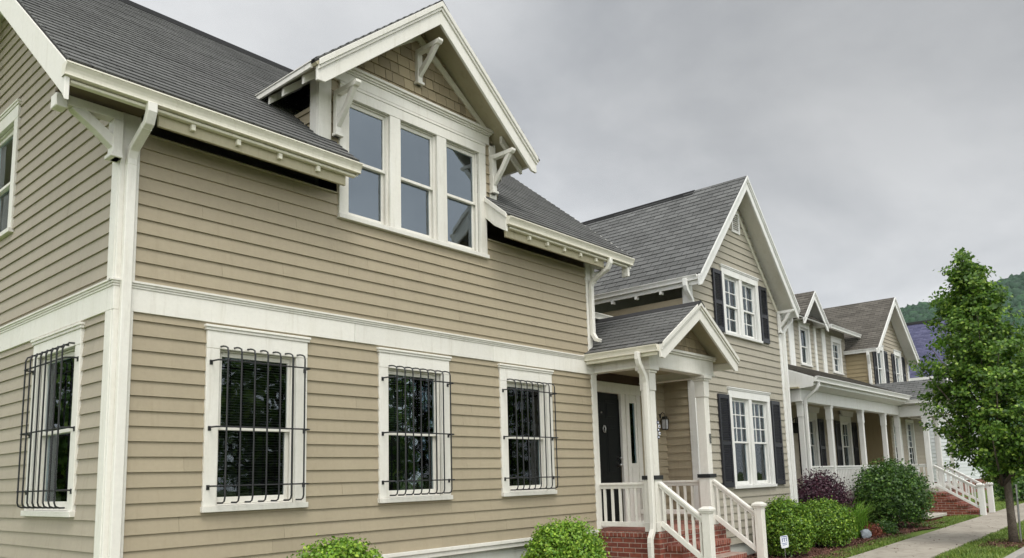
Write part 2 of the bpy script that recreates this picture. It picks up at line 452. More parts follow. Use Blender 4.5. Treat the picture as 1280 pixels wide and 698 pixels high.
# ---- windows
def window(parent, F, u0, u1, v0, v1, casing=0.12, head=0.15, crown=True, units=1, mull=0.14, grid=None, bars=False,
           blind=None, glass='glass', trim='trim_white', depth=0.10, sill=True, interior='room_dark', curtain=False, nbars=8, cage=.185):
    bm = bmesh.new()
    box(bm, F, u0 - casing, u0, v0, v1, -0.01, 0.036); box(bm, F, u1, u1 + casing, v0, v1, -0.01, 0.036)
    box(bm, F, u0 - casing, u1 + casing, v1, v1 + head, -0.01, 0.038)
    if crown:
        box(bm, F, u0 - casing - 0.02, u1 + casing + 0.02, v1 + head, v1 + head + 0.03, -0.01, 0.050)
        box(bm, F, u0 - casing - 0.028, u1 + casing + 0.028, v1 + head + 0.03, v1 + head + 0.055, -0.01, 0.062)
    if sill:
        box(bm, F, u0 - casing - 0.012, u1 + casing + 0.012, v0 - 0.055, v0, -0.01, 0.062)
    wu = (u1 - u0 - mull * (units - 1)) / units
    for k in range(units - 1):
        a = u0 + wu * (k + 1) + mull * k
        box(bm, F, a, a + mull, v0, v1, -depth, 0.033)
    for k in range(units):
        a = u0 + k * (wu + mull)
        box(bm, F, a, a + 0.016, v0, v1, -depth, -0.011); box(bm, F, a + wu - 0.016, a + wu, v0, v1, -depth, -0.011)
        box(bm, F, a + 0.016, a + wu - 0.016, v1 - 0.016, v1, -depth, -0.011); box(bm, F, a + 0.016, a + wu - 0.016, v0, v0 + 0.016, -depth, -0.011)
        # the parting strip in the jamb
        box(bm, F, a + 0.016, a + 0.030, v0 + 0.016, v1 - 0.016, -0.034, -0.018); box(bm, F, a + wu - 0.030, a + wu - 0.016, v0 + 0.016, v1 - 0.016, -0.034, -0.018)
    w = obj('window', bm, trim, parent, bevel=0.0035)
    vm = (v0 + v1) / 2 - 0.01
    for k in range(units):
        a = u0 + k * (wu + mull) + 0.018; b = a + wu - 0.036
        for up in (True, False):
            z0, z1 = (vm - 0.018, v1 - 0.018) if up else (v0 + 0.018, vm + 0.018)
            na, nb = (-0.066, -0.036) if up else (-0.098, -0.068)
            bm = bmesh.new(); s = 0.042; rb = 0.036 if up else 0.065; rt = 0.045 if up else 0.036
            box(bm, F, a, a + s, z0, z1, na, nb); box(bm, F, b - s, b, z0, z1, na, nb)
            box(bm, F, a + s, b - s, z0, z0 + rb, na, nb); box(bm, F, a + s, b - s, z1 - rt, z1, na, nb)
            if grid and (up or grid[2]):
                gx, gy = grid[0], grid[1]
                for i in range(1, gx):
                    c = a + s + (b - a - 2 * s) * i / gx; box(bm, F, c - 0.010, c + 0.010, z0 + rb, z1 - rt, na + 0.006, nb - 0.004)
                for i in range(1, gy):
                    c = z0 + rb + (z1 - rt - z0 - rb) * i / gy
                    box(bm, F, a + s, b - s, c - 0.010, c + 0.010, na + 0.008, nb - 0.006)
            obj('sash', bm, trim, w, bevel=0.003)
            bm = bmesh.new(); n = (na + nb) / 2 - 0.004
            box(bm, F, a + s - 0.004, b - s + 0.004, z0 + rb - 0.004, z1 - rt + 0.004, n - 0.002, n + 0.002)
            obj('pane', bm, glass, w)
        bm = bmesh.new()   # dark room behind
        d0, d1 = -depth - 0.45, -depth + 0.002
        q = [F.p(a - .02, v0, d1), F.p(b + .02, v0, d1), F.p(b + .02, v1, d1), F.p(a - .02, v1, d1), F.p(a - .02, v0, d0), F.p(b + .02, v0, d0), F.p(b + .02, v1, d0), F.p(a - .02, v1, d0)]
        vv = [bm.verts.new(p) for p in q]
        for f in ((4, 5, 6, 7), (0, 1, 5, 4), (1, 2, 6, 5), (2, 3, 7, 6), (3, 0, 4, 7)): bm.faces.new([vv[i] for i in f])
        obj('interior', bm, interior, w)
        if blind:
            mat, frac = blind
            bm = bmesh.new(); z = v1 - 0.03; zend = v1 - (v1 - v0) * frac; nn = -depth - 0.03
            while z > zend:
                tilt = 0.010
                hexa(bm, [F.p(a + .03, z, nn), F.p(b - .03, z, nn), F.p(b - .03, z + .002, nn), F.p(a + .03, z + .002, nn),
                          F.p(a + .03, z - tilt, nn + .022), F.p(b - .03, z - tilt, nn + .022), F.p(b - .03, z - tilt + .002, nn + .022), F.p(a + .03, z - tilt + .002, nn + .022)])
                z -= 0.027
            obj('blind', bm, mat, w)
        if curtain:
            bm = bmesh.new(); nn = -depth - 0.06
            nseg = 40
            for s0, s1 in ((0.0, 0.40), (0.60, 1.0)):
                prev = None
                for i in range(nseg + 1):
                    t = s0 + (s1 - s0) * i / nseg; uu = a + (b - a) * t
                    off = nn + 0.018 * math.sin(t * 70)
                    pr = (bm.verts.new(F.p(uu, v0 + .02, off)), bm.verts.new(F.p(uu, v1 - .02, off)))
                    if prev: bm.faces.new((prev[0], pr[0], pr[1], prev[1]))
                    prev = pr
            obj('curtain', bm, 'curtain_pale', w, smooth=True)
    if bars:
        bm = bmesh.new(); r = 0.0085; out = cage
        ba, bb = u0 - 0.045, u1 + 0.055
        top, bot = v1 + 0.012, v0 + 0.03
        for i in range(nbars):
            u = ba + 0.05 + (bb - ba - 0.10) * i / (nbars - 1)
            path = [F.p(u, top + .012, 0.038), F.p(u, top + .010, 0.09), F.p(u, top, out - .05), F.p(u, top - .016, out - .015), F.p(u, top - .05, out),
                    F.p(u, bot + .05, out), F.p(u, bot + .015, out - .012), F.p(u, bot, out - .045), F.p(u, bot, 0.05)]
            tube(bm, path, r, 6)
        for v in (top - 0.14, vm + 0.0, bot + 0.16):
            path = [F.p(ba - 0.045, v - .012, 0.034), F.p(ba - 0.045, v, 0.05), F.p(ba - .035, v, out - .035), F.p(ba, v, out - .008),
                    F.p(ba + .05, v, out - .008), F.p(bb - .05, v, out - .008), F.p(bb, v, out - .008), F.p(bb + .035, v, out - .035), F.p(bb + .045, v, 0.05), F.p(bb + .045, v - .012, 0.034)]
            tube(bm, path, r, 6)
            for uu in (ba - .045, bb + .045): box(bm, F, uu - .016, uu + .016, v - .034, v + .012, .030, .041)
        obj('security_bars', bm, 'iron_black', w)
    return w

def shutter(parent, F, u0, u1, v0, v1, mat='shutter_black'):
    bm = bmesh.new(); s = 0.055
    box(bm, F, u0, u0 + s, v0, v1, 0.02, 0.055); box(bm, F, u1 - s, u1, v0, v1, 0.02, 0.055)
    vm = v0 + (v1 - v0) * 0.47
    for a, b in ((v0, v0 + .10), (vm - .04, vm + .04), (v1 - .08, v1)): box(bm, F, u0 + s, u1 - s, a, b, 0.02, 0.053)
    for a, b in ((v0 + .10, vm - .04), (vm + .04, v1 - .08)):
        z = a + 0.012
        while z < b - 0.02:
            hexa(bm, [F.p(u0 + s, z, .048), F.p(u1 - s, z, .048), F.p(u1 - s, z + .006, .048), F.p(u0 + s, z + .006, .048),
                      F.p(u0 + s, z + .026, .024), F.p(u1 - s, z + .026, .024), F.p(u1 - s, z + .032, .024), F.p(u0 + s, z + .032, .024)])
            z += 0.033
    o = obj('shutter', bm, mat, parent)
    bm = bmesh.new()
    for z in (v0 + (v1 - v0) * .17, v0 + (v1 - v0) * .83):
        box(bm, F, (u0 + u1) / 2 - .012, (u0 + u1) / 2 + .012, z - .03, z + .03, 0.0, 0.02)
    obj('hinge', bm, 'iron_black', o)
    return o

# ---- roof parts
def gutter(parent, p0, p1, outdir, mat='trim_white', size=0.11, name='gutter'):
    p0, p1, outdir = Vector(p0), Vector(p1), Vector(outdir).normalized()
    d = (p1 - p0); L = d.length
    F = Frame(p0, outdir, (0, 0, 1), d)
    s = size / 0.11
    prof = [(0, 0), (.070, 0), (.078, .003), (.078, .012), (.071, .015), (.075, .04), (.086, .066), (.102, .088), (.104, .095), (.112, .097), (.112, .11), (.098, .11), (.098, .098),
            (.085, .076), (.072, .05), (.06, .02), (.012, .02), (.012, .11), (0, .11)]
    bm = bmesh.new(); prism(bm, F, [(a * s, b * s) for a, b in prof], 0, L)
    for e in (0.0, L - 0.004):   # end caps
        prism(bm, F, [(0, 0), (.065 * s, 0), (.082 * s, .045 * s), (.106 * s, .082 * s), (.112 * s, .11 * s), (0, .11 * s)], e - 0.002, e + 0.006)
    return obj(name, bm, mat, parent)
def downspout(parent, path, side, mat='trim_white', w=0.085, d=0.065, name='downspout'):
    bm = bmesh.new(); sweep(bm, path, w, d, side)
    # seams at the elbows
    pts = [Vector(p) for p in path]
    for i in range(1, len(pts) - 1):
        t = (pts[i + 1] - pts[i]).normalized()
        if (pts[i + 1] - pts[i]).length > 0.16:
            sweep(bm, [pts[i] + t * 0.05, pts[i] + t * 0.065], w + 0.006, d + 0.006, side)
    return obj(name, bm, mat, parent, bevel=0.006)
def bracket(parent, P, outdir, sidedir, leg, arm, w=0.10, mat='trim_white', t=0.075, bow=.4):
    """knee brace: leg on the wall below P, arm out from P, a diagonal between them"""
    F = Frame(P, outdir, (0, 0, 1), sidedir)
    bm = bmesh.new()
    prism(bm, F, [(0, 0), (t, 0), (t, -leg + .03), (t - .02, -leg), (0, -leg)], -w / 2, w / 2)
    prism(bm, F, [(0.001, .0), (arm, .0), (arm + .03, .03), (arm + .03, t), (0.001, t)], -w / 2 + .004, w / 2 - .004)
    a = (t * .4, -leg + .13); b = (arm - .05, .02)
    mid = ((a[0] + b[0]) / 2 + .03 * bow, (a[1] + b[1]) / 2 - .035 * bow)
    dx, dz = b[0] - a[0], b[1] - a[1]; l = math.hypot(dx, dz); nx, nz = -dz / l, dx / l; h = t * 0.52
    prism(bm, F, [(a[0] + nx * h, a[1] + nz * h), (a[0] - nx * h * .4, a[1] - nz * h - .03), (mid[0] - nx * h, mid[1] - nz * h), (b[0] - nx * h, b[1] - nz * h), (b[0] + nx * h, b[1] + nz * h), (mid[0] + nx * h, mid[1] + nz * h)], -w / 2 + .012, w / 2 - .012)
    prism(bm, F, [(0.002, -leg), (t + .02, -leg), (t + .02, -leg + .035), (0.002, -leg + .035)], -w / 2 - .018, w / 2 + .018)
    return obj('bracket', bm, mat, parent, bevel=0.004)
def slope_roof(name, parent, O, U, V, polys, mat, step=0.135, thick=0.010, holes=(), under='trim_cream', slab=0.07, tabs=(0.9, 1.1), edge=True):
    """one roof plane: U along the eave, V up the slope; shingle courses over a boarded deck"""
    U, V = Vector(U).normalized(), Vector(V).normalized(); N = U.cross(V)
    if N.z < 0: N = -N
    F = Frame(O, U, V, N)
    bm = bmesh.new()
    for p in polys: lap(bm, F, p, step, thick, holes, 0.0, tabs, 0.004, 0.006)
    o = obj(name, bm, mat, parent)
    bm = bmesh.new(); bm2 = bmesh.new()
    for p in polys:
        pieces = [p]
        for (h0, h1, g0, g1) in holes:
            nxt = []
            for q in pieces:
                nxt += [clip(q, 0, h0, False), clip(q, 0, h1, True)]
                mid = clip(clip(q, 0, h0, True), 0, h1, False)
                nxt += [clip(mid, 1, g0, False), clip(mid, 1, g1, True)]
            pieces = [q for q in nxt if area(q) > 1e-4]
        for q in pieces:
            qq = [a for i, a in enumerate(q) if abs(a[0] - q[i - 1][0]) + abs(a[1] - q[i - 1][1]) > 1e-6]
            prism(bm, F, qq, -slab, -0.0245)
            prism(bm2, F, qq, -0.024, -0.005)
    obj('roof_deck', bm, under, o); obj('roof_underlay', bm2, mat, o)
    return o
def barge(parent, F, x0, z0, x1, z1, h, n0, n1, mat='trim_white', foot=None, mould=True, cut='plumb'):
    """bargeboard from the foot (x0,z0) up to the apex (x1,z1): z = its top edge, h = its vertical depth"""
    bm = bmesh.new()
    s = 1 if x1 > x0 else -1
    sl = (z1 - z0) / abs(x1 - x0)
    if cut == 'plumb':
        poly = [(x0, z0), (x1, z1), (x1, z1 - h), (x0 + s * .10, z0 + sl * .10 - h), (x0, z0 - h * .72)]
    elif cut == 'foot':
        poly = [(x0, z0), (x1, z1), (x1, z1 - h), (x0 + s * .05, z0 + sl * .05 - h - .03), (x0, z0 - h - .05)]
    else:
        poly = [(x0, z0), (x1, z1), (x1, z1 - h), (x0, z0 - h)]
    prism(bm, F, poly, n0, n1)
    if mould:
        prism(bm, F, [(x0, z0 + .0), (x1, z1 + .0), (x1, z1 - .085), (x0, z0 - .085)], n1, n1 + .022)
        prism(bm, F, [(x0 - s * .0, z0 + .03), (x1, z1 + .03), (x1, z1 - .045), (x0, z0 - .045)], n1 + .022, n1 + .04)
    return obj('bargeboard', bm, mat, parent, bevel=0.004)

def railing(parent, p0, p1, h_top, h_bot, n, mat='trim_white', bw=0.034):
    """two rails from p0 to p1 (their z is the floor line) and n balusters"""
    p0, p1 = Vector(p0), Vector(p1)
    d = p1 - p0; hd = Vector((d.x, d.y, 0)); side = hd.normalized().cross(Vector((0, 0, 1)))
    bm = bmesh.new(); up = Vector((0, 0, 1))
    sweep(bm, [p0 + up * (h_top - .03), p1 + up * (h_top - .03)], 0.085, 0.036, side)
    sweep(bm, [p0 + up * (h_top - .075), p1 + up * (h_top - .075)], 0.045, 0.054, side)
    sweep(bm, [p0 + up * h_bot, p1 + up * h_bot], 0.05, 0.075, side)
    o = obj('railing', bm, mat, parent, bevel=0.004)
    for i in range(n):
        p = p0 + d * ((i + 0.5) / n)
        bm = bmesh.new(); F = Frame((p.x, p.y, 0), hd, (0, 0, 1), side)
        box(bm, F, -bw / 2, bw / 2, p.z + h_bot + .02, p.z + h_top - .085, -bw / 2, bw / 2)
        obj('baluster', bm, mat, o)
    return o
def newel(parent, x, y, z0, z1, w=0.125, mat='trim_white', name='newel_post'):
    bm = bmesh.new(); h = w / 2
    wbox(bm, x - h, x + h, y - h, y + h, z0, z1 - .09)
    wbox(bm, x - h - .015, x + h + .015, y - h - .015, y + h + .015, z1 - .09, z1 - .065)
    hh = h + .028
    wbox(bm, x - hh, x + hh, y - hh, y + hh, z1 - .065, z1 - .03)
    # pyramidal cap
    v = [bm.verts.new((x + a * hh * .96, y + b * hh * .96, z1 - .03)) for a, b in ((-1, -1), (1, -1), (1, 1), (-1, 1))]
    t = [bm.verts.new((x + a * hh * .45, y + b * hh * .45, z1)) for a, b in ((-1, -1), (1, -1), (1, 1), (-1, 1))]
    for i in range(4): bm.faces.new((v[i], v[(i + 1) % 4], t[(i + 1) % 4], t[i]))
    bm.faces.new(t)
    return obj(name, bm, mat, parent, bevel=0.004)
def column(parent, x, y, z0, z1, w=0.17, ped=None, mat='trim_white', cap=1.0):
    bm = bmesh.new(); h = w / 2
    if ped:
        wbox(bm, x - h - .02, x + h + .02, y - h - .02, y + h + .02, z0, ped)
        wbox(bm, x - h - .03, x + h + .03, y - h - .03, y + h + .03, z0, z0 + .14)
        z0b = ped
    else:
        wbox(bm, x - h - .02, x + h + .02, y - h - .02, y + h + .02, z0, z0 + .12); z0b = z0 + .12
    wbox(bm, x - h, x + h, y - h, y + h, z0b, z1 - .36)
    wbox(bm, x - h - .012, x + h + .012, y - h - .012, y + h + .012, z1 - .36, z1 - .09)
    c1, c2 = .03 * cap, .055 * cap
    wbox(bm, x - h - c1, x + h + c1, y - h - c1, y + h + c1, z1 - .09, z1 - .055)
    wbox(bm, x - h - c2, x + h + c2, y - h - c2, y + h + c2, z1 - .055, z1 - .0)
    return obj('column', bm, mat, parent, bevel=0.005)

# ================================================================== TAN HOUSE (nearest)
def gz(x): return 0.0118 * max(0.0, min(x - 10.0, 60.0))
A = root('tan_house', 'nearest tan lap-sided house with barred ground-floor windows and a small gabled porch', 'house', (0, 0, 0))
F0, L0 = FRONT(0.0), LEFT(0.0)
S = 0.82; KS = math.sqrt(1 + S * S)
def za(y): return 5.17 + S * (y + 0.5)
RIDGE_Y = 3.35
win_x = (1.417, 3.525, 5.62)
WV0, WV1 = 1.47, 2.99
holesA = [(c - .43, c + .43, WV0, WV1) for c in win_x]
DX0, DX1 = 2.515, 4.73             # dormer window opening
DV0, DV1 = 4.72, 6.17
bm_list = []
siding('siding', A, F0, [[(.13, .84), (7.23, .84), (7.23, 3.26), (.13, 3.26)]], 'siding_tan', holesA)
siding('siding', A, F0, [[(.13, 3.50), (7.2, 3.50), (7.2, 4.95), (.13, 4.95)], [(2.37, 4.95), (4.875, 4.95), (4.875, 5.30), (2.37, 5.30)], [(2.24, 5.30), (4.98, 5.30), (4.98, 6.6), (2.24, 6.6)]], 'siding_tan', [(DX0, DX1, DV0, DV1)])
LW = (0.79, 1.79)                      # left wall, lower window (y range)
UW = (3.08, 3.98)
siding('siding', A, L0, [[(.13, .84), (6.6, .84), (6.6, 3.26), (.13, 3.26)]], 'siding_beige', [(LW[0], LW[1], WV0, 3.02)])
siding('siding', A, L0, [[(.13, 3.50), (6.6, 3.50), (6.6, 5.5), (3.35, 8.22), (.13, 5.58)]], 'siding_beige', [(UW[0], UW[1], 4.70, 6.06)])
siding('siding', A, Frame((7.28, 0, 0), (0, 1, 0), (0, 0, 1), (1, 0, 0)), [[(0, .84), (6.6, .84), (6.6, 5.5), (3.35, 8.2), (0.0, 5.5)]], 'siding_tan')
bm = bmesh.new()
wbox(bm, 0.02, 7.26, 0.03, 6.6, -0.4, 0.80); obj('foundation', bm, 'foundation_pale', A)
bm = bmesh.new()                      # rear wall
wbox(bm, 0.0, 7.28, 6.6, 6.75, -0.4, 5.3); obj('rear_wall', bm, 'siding_tan', A)
# trim: skirt, belt course, corner boards
bm = bmesh.new()
box(bm, F0, -.05, 7.22, .795, .84, -.01, .05); box(bm, F0, -.03, 7.22, .735, .795, -.01, .03)
box(bm, L0, .012, 6.6, .795, .84, -.01, .05); box(bm, L0, .012, 6.6, .735, .795, -.01, .03)
obj('skirt_board', bm, 'trim_white', A, bevel=.004)
bm = bmesh.new()
for F, a, b in ((F0, -.032, 7.36), (L0, 0.012, 6.6)):
    cuts = [a, 2.61, 4.93, b] if F is F0 else [a, 2.4, 4.9, b]
    for c, d in zip(cuts, cuts[1:]): box(bm, F, c + .0015, d - .0015, 3.245, 3.46, -.01, .032)
    box(bm, F, a - .008, b, 3.46, 3.482, -.01, .040)
    box(bm, F, a - .018, b, 3.482, 3.502, -.01, .050)
    box(bm, F, a - .030, b, 3.502, 3.524, -.01, .062)
obj('belt_course', bm, 'trim_white', A, bevel=.003)
def board(parent, F, u0, u1, v0, v1, n0=-.01, n1=.031, mat='trim_white', name='corner_board', bev=.004):
    bm = bmesh.new(); box(bm, F, u0, u1, v0, v1, n0, n1); return obj(name, bm, mat, parent, bevel=bev)
for z0, z1 in ((.84, 3.245), (3.524, 5.10)):
    board(A, F0, -.025, .150, z0, z1); board(A, L0, .001, .135, z0, z1)
board(A, F0, 7.165, 7.285, 3.524, 5.10, -.01, .026)
board(A, F0, 7.205, 7.345, .84, 3.245, -.01, .028)
# windows
for c in win_x:
    window(A, F0, c - .43, c + .43, WV0, WV1, casing=.135, head=.175, bars=True, blind=('blind_dark', .47 if c > 3 else .97), nbars=7 if c < 3 else 8)
window(A, L0, LW[0], LW[1], WV0, 3.02, casing=.135, head=.15, bars=True, curtain=True, nbars=8, cage=.14)
window(A, L0, UW[0], UW[1], 4.70, 6.06, casing=.125, head=.16, blind=('blind_pale', .99))
window(A, F0, DX0, DX1, DV0, DV1, casing=.13, head=.13, crown=False, units=3, mull=.17, glass='glass_coated', depth=.11)

# main roof
slope_roof('roof', A, (0, -.46, za(-.46)), (1, 0, 0), (0, 1, S),
           [[(-.64, 0), (7.89, 0), (7.89, (RIDGE_Y + .46) * KS), (-.64, (RIDGE_Y + .46) * KS)]], 'shingle_grey', under='soffit_tan',
           holes=[(2.34, 4.85, -1, (.95 + .46) * KS)])
slope_roof('roof', A, (0, 7.2, za(-.46)), (1, 0, 0), (0, -1, S), [[(-.66, 0), (7.89, 0), (7.89, (7.2 - RIDGE_Y) * KS), (-.66, (7.2 - RIDGE_Y) * KS)]], 'shingle_grey', step=.27)
bm = bmesh.new()
Fr = Frame((0, RIDGE_Y, za(RIDGE_Y)), (0, 1, 0), (0, 0, 1), (1, 0, 0))
for a, b in ((-.66, .9), (.9, 7.89)):
    prism(bm, Fr, [(-.16, -.115), (0, .02 + (a > 0) * .03), (.16, -.115), (.16, -.15), (0, -.02), (-.16, -.15)], a, b)
obj('ridge_cap', bm, 'shingle_black', A)
# rake boards of the left gable, right gable and the cut beside the dormer
barge(A, L0, -.44, za(-.44) - .03, RIDGE_Y, za(RIDGE_Y) - .03, .285, .612, .650, mould=False, cut='foot')
barge(A, L0, 7.15, za(-.43) - .03, RIDGE_Y, za(RIDGE_Y) - .03, .285, .612, .650, mould=False)
FR_ = Frame((7.28, 0, 0), (0, 1, 0), (0, 0, 1), (1, 0, 0))
barge(A, FR_, -.43, za(-.43) - .03, RIDGE_Y, za(RIDGE_Y) - .03, .265, .575, .61)
bm = bmesh.new()
prism(bm, Frame((4.86, 0, 0), (0, 1, 0), (0, 0, 1), (-1, 0, 0)), [(-.42, za(-.42) - .02), (.02, za(.02) - .02), (.02, za(.02) - .30), (-.2, za(-.2) - .32), (-.42, za(-.42) - .27)], 0.0, .035)
prism(bm, Frame((4.86, 0, 0), (0, 1, 0), (0, 0, 1), (-1, 0, 0)), [(-.43, za(-.43) + .0), (.02, za(.02) + .0), (.02, za(.02) - .07), (-.43, za(-.43) - .07)], 0.035, .055)
obj('bargeboard', bm, 'trim_white', A, bevel=.003)
bm = bmesh.new()
prism(bm, Frame((2.33, 0, 0), (0, 1, 0), (0, 0, 1), (1, 0, 0)), [(-.42, za(-.42) - .03), (.02, za(.02) - .03), (.02, za(.02) - .26), (-.42, za(-.42) - .2)], 0.0, .02)
obj('bargeboard', bm, 'trim_cream', A)
# eaves: fascia, deep sub-fascia, rafter tails, gutters
for a, b in ((-.62, 2.33), (4.88, 7.86)):
    bm = bmesh.new()
    box(bm, F0, a, b, 5.06, 5.185, .365, .388)
    obj('fascia', bm, 'trim_white', A, bevel=.003)
    bm = bmesh.new(); box(bm, F0, a + .02, b - .0, 5.022, 5.052, .36, .42); obj('eave_bead', bm, 'trim_cream', A, bevel=.006)
    bm = bmesh.new()
    box(bm, F0, max(a, .0) + .16 * (a < 0) , min(b, 7.30) - .1, 4.915, 5.06, .33, .362)
    obj('frieze_board', bm, 'soffit_tan', A, bevel=.003)  # bead and frieze colours hold part of the eave's shade
    x = a + (1.07 if a < 0 else .45)
    while x < min(b, 7.3) - .2:
        bm = bmesh.new(); box(bm, F0, x, x + .042, 4.962, 5.021, .362, .405)
        obj('rafter_tail', bm, 'trim_cream', A, bevel=.003); x += .46 if a < 0 else .40
bm = bmesh.new()
box(bm, F0, .15, 2.36, 4.952, 4.963, -.01, .03); obj('wall_top_trim', bm, 'soffit_tan', A)
bm = bmesh.new(); box(bm, F0, 4.88, 7.165, 4.952, 4.963, -.01, .03); obj('wall_top_trim', bm, 'soffit_tan', A)
gutter(A, (-.66, -.39, 5.06), (2.36, -.39, 5.06), (0, -1, 0), mat='gutter_cream')
gutter(A, (4.83, -.39, 5.06), (7.90, -.39, 5.06), (0, -1, 0), mat='gutter_cream')
# outlookers and knee braces of the left gable
bracket(A, (-.031, -.03, 4.985), (-1, 0, 0), (0, 1, 0), .36, .46, .12, t=.085, bow=0)
bracket(A, (-.005, 1.86, za(1.86) - .36), (-1, 0, 0), (0, 1, 0), .45, .66, .10)
bracket(A, (-.005, RIDGE_Y, za(RIDGE_Y) - .40), (-1, 0, 0), (0, 1, 0), .45, .66, .10)
bm = bmesh.new(); wbox(bm, -.58, 0.13, -.33, .0, 5.10, 5.13); obj('eave_return', bm, 'soffit_shade', A)  # underside shade painted into its colour
bm = bmesh.new(); wbox(bm, -.60, -.505, -.10, .03, 4.94, 5.06); obj('outlooker_end', bm, 'trim_white', A, bevel=.006)
# right-hand knee brace at the far end of the eave
bm = bmesh.new(); wbox(bm, 7.80, 7.85, -.42, -.30, 4.88, 5.05); obj('outlooker_end', bm, 'trim_white', A, bevel=.004)
bracket(A, (7.285, -.02, 5.02), (1, 0, 0), (0, 1, 0), .28, .5, .08)
# downspouts
downspout(A, [(.06, -.445, 5.07), (.06, -.445, 4.99), (.06, -.40, 4.90), (.06, -.10, 4.74), (.06, -.062, 4.66), (.06, -.062, .10)], (1, 0, 0), w=.085, d=.062)
downspout(A, [(7.25, -.445, 5.07), (7.25, -.445, 4.99), (7.25, -.40, 4.91), (7.25, -.10, 4.76), (7.25, -.062, 4.68), (7.25, -.062, 3.90), (7.25, -.12, 3.80), (7.25, -.20, 3.77)], (1, 0, 0), w=.075, d=.058)

# ---- wall dormer
DC = 3.62; DH = 1.86; DAP = 7.73; DE = 6.185; DS = (DAP - DE) / DH; DKS = math.sqrt(1 + DS * DS)
yfront = -.47
yv_e = (DE - 5.17) / S - .5; yv_r = (DAP - 5.17) / S - .5
for s in (-1, 1):
    slope_roof('dormer_roof', A, (DC + s * DH, 0, DE), (0, 1, 0), (-s, 0, DS),
               [[(yfront - .02, -.045), (yv_e + .02, -.045), (yv_r + .02, DH * DKS), (yfront - .02, DH * DKS)]], 'shingle_grey', thick=.016, slab=.055, under='soffit_tan')
    barge(A, F0, DC + s * (DH - .02), DE - .03, DC, DAP - .035, .275, .43, .468)
    # eave fascia along the dormer's side and its rafter tails
    bm = bmesh.new()
    wbox(bm, min(DC + s * (DH + .005), DC + s * (DH + .03)), max(DC + s * (DH + .005), DC + s * (DH + .03)), yfront + .06, yv_e - .02, DE - .085, DE - .004)
    obj('fascia', bm, 'trim_white', A)
    for yy in (-.18, .22, .5):
        bm = bmesh.new()
        F = Frame((DC + s * (DH - .03), yy, DE - .075), (-s, 0, 0), (0, 0, 1), (0, 1, 0))
        prism(bm, F, [(0, 0), (.42, .42 * DS), (.42, .42 * DS - .10), (.0, -.095)], -.022, .022)
        obj('rafter_tail', bm, 'trim_white', A)
    # cheek wall
    xx = DC + s * 1.50
    F = Frame((xx, 0, 0), (0, 1, 0), (0, 0, 1), (s, 0, 0))
    bm = bmesh.new()
    lap(bm, F, [(.0, 5.55), (.0, 5.98), (.56, 5.98)], .1372, .022, (), 1.116)
    obj('siding', bm, 'siding_tan', A)
bm = bmesh.new()
Fr = Frame((DC, 0, DAP), (1, 0, 0), (0, 0, 1), (0, 1, 0))
prism(bm, Fr, [(-.13, -.098), (0, .022), (.13, -.098), (.13, -.13), (0, -.015), (-.13, -.13)], yfront - .03, yv_r)
obj('ridge_cap', bm, 'shingle_grey', A)
# corner boards of the dormer, frieze, crown over the windows
board(A, F0, 2.10, 2.27, 5.3, 6.35); board(A, F0, 4.955, 5.08, 5.3, 6.35)
board(A, W, 2.093, 2.118, .0, .14, 5.3, 6.4); board(A, W, 5.081, 5.105, 0.0, .14, 5.3, 6.4)
bm = bmesh.new()
box(bm, F0, 2.385, 4.86, 6.30, 6.325, -.01, .046); box(bm, F0, 2.385, 4.86, 6.325, 6.345, -.01, .034)
box(bm, F0, 2.30, 4.94, 6.345, 6.47, -.01, .036)
box(bm, F0, 2.29, 4.95, 6.47, 6.495, -.01, .052); box(bm, F0, 2.27, 4.97, 6.495, 6.52, -.01, .070); box(bm, F0, 2.25, 4.99, 6.52, 6.555, -.01, .095)
obj('window_head', bm, 'trim_white', A, bevel=.003)
bm = bmesh.new()                      # shakes in the dormer gable
lap(bm, F0, [(2.22, 6.50), (5.02, 6.50), (3.62, 7.62)], .142, .016, (), 6.50, (.10, .20), .007, .004)
obj('gable_shakes', bm, 'shake_tan', A)
bm = bmesh.new()                      # dark backing board of the gable and cheeks
prism(bm, F0, [(2.17, 6.42), (5.07, 6.42), (3.62, 7.59)], -.04, -.006)
obj('gable_sheathing', bm, 'siding_tan', A)
bm = bmesh.new()
for s in (-1, 1):                     # inner rake trim against the shakes
    a, b = (DC + s * 1.35, 6.555), (DC, 7.50)
    prism(bm, F0, [a, (a[0] - s * .13, a[1]), (b[0], b[1] - .12), b], .0, .03)
obj('rake_trim', bm, 'trim_cream', A)
bracket(A, (DC, -.005, 7.17), (0, -1, 0), (1, 0, 0), .42, .43, .082, t=.062)
bracket(A, (2.33, -.036, 6.11), (0, -1, 0), (1, 0, 0), .50, .40, .082, t=.062)
bracket(A, (4.99, -.026, 6.13), (0, -1, 0), (1, 0, 0), .50, .40, .082, t=.062)

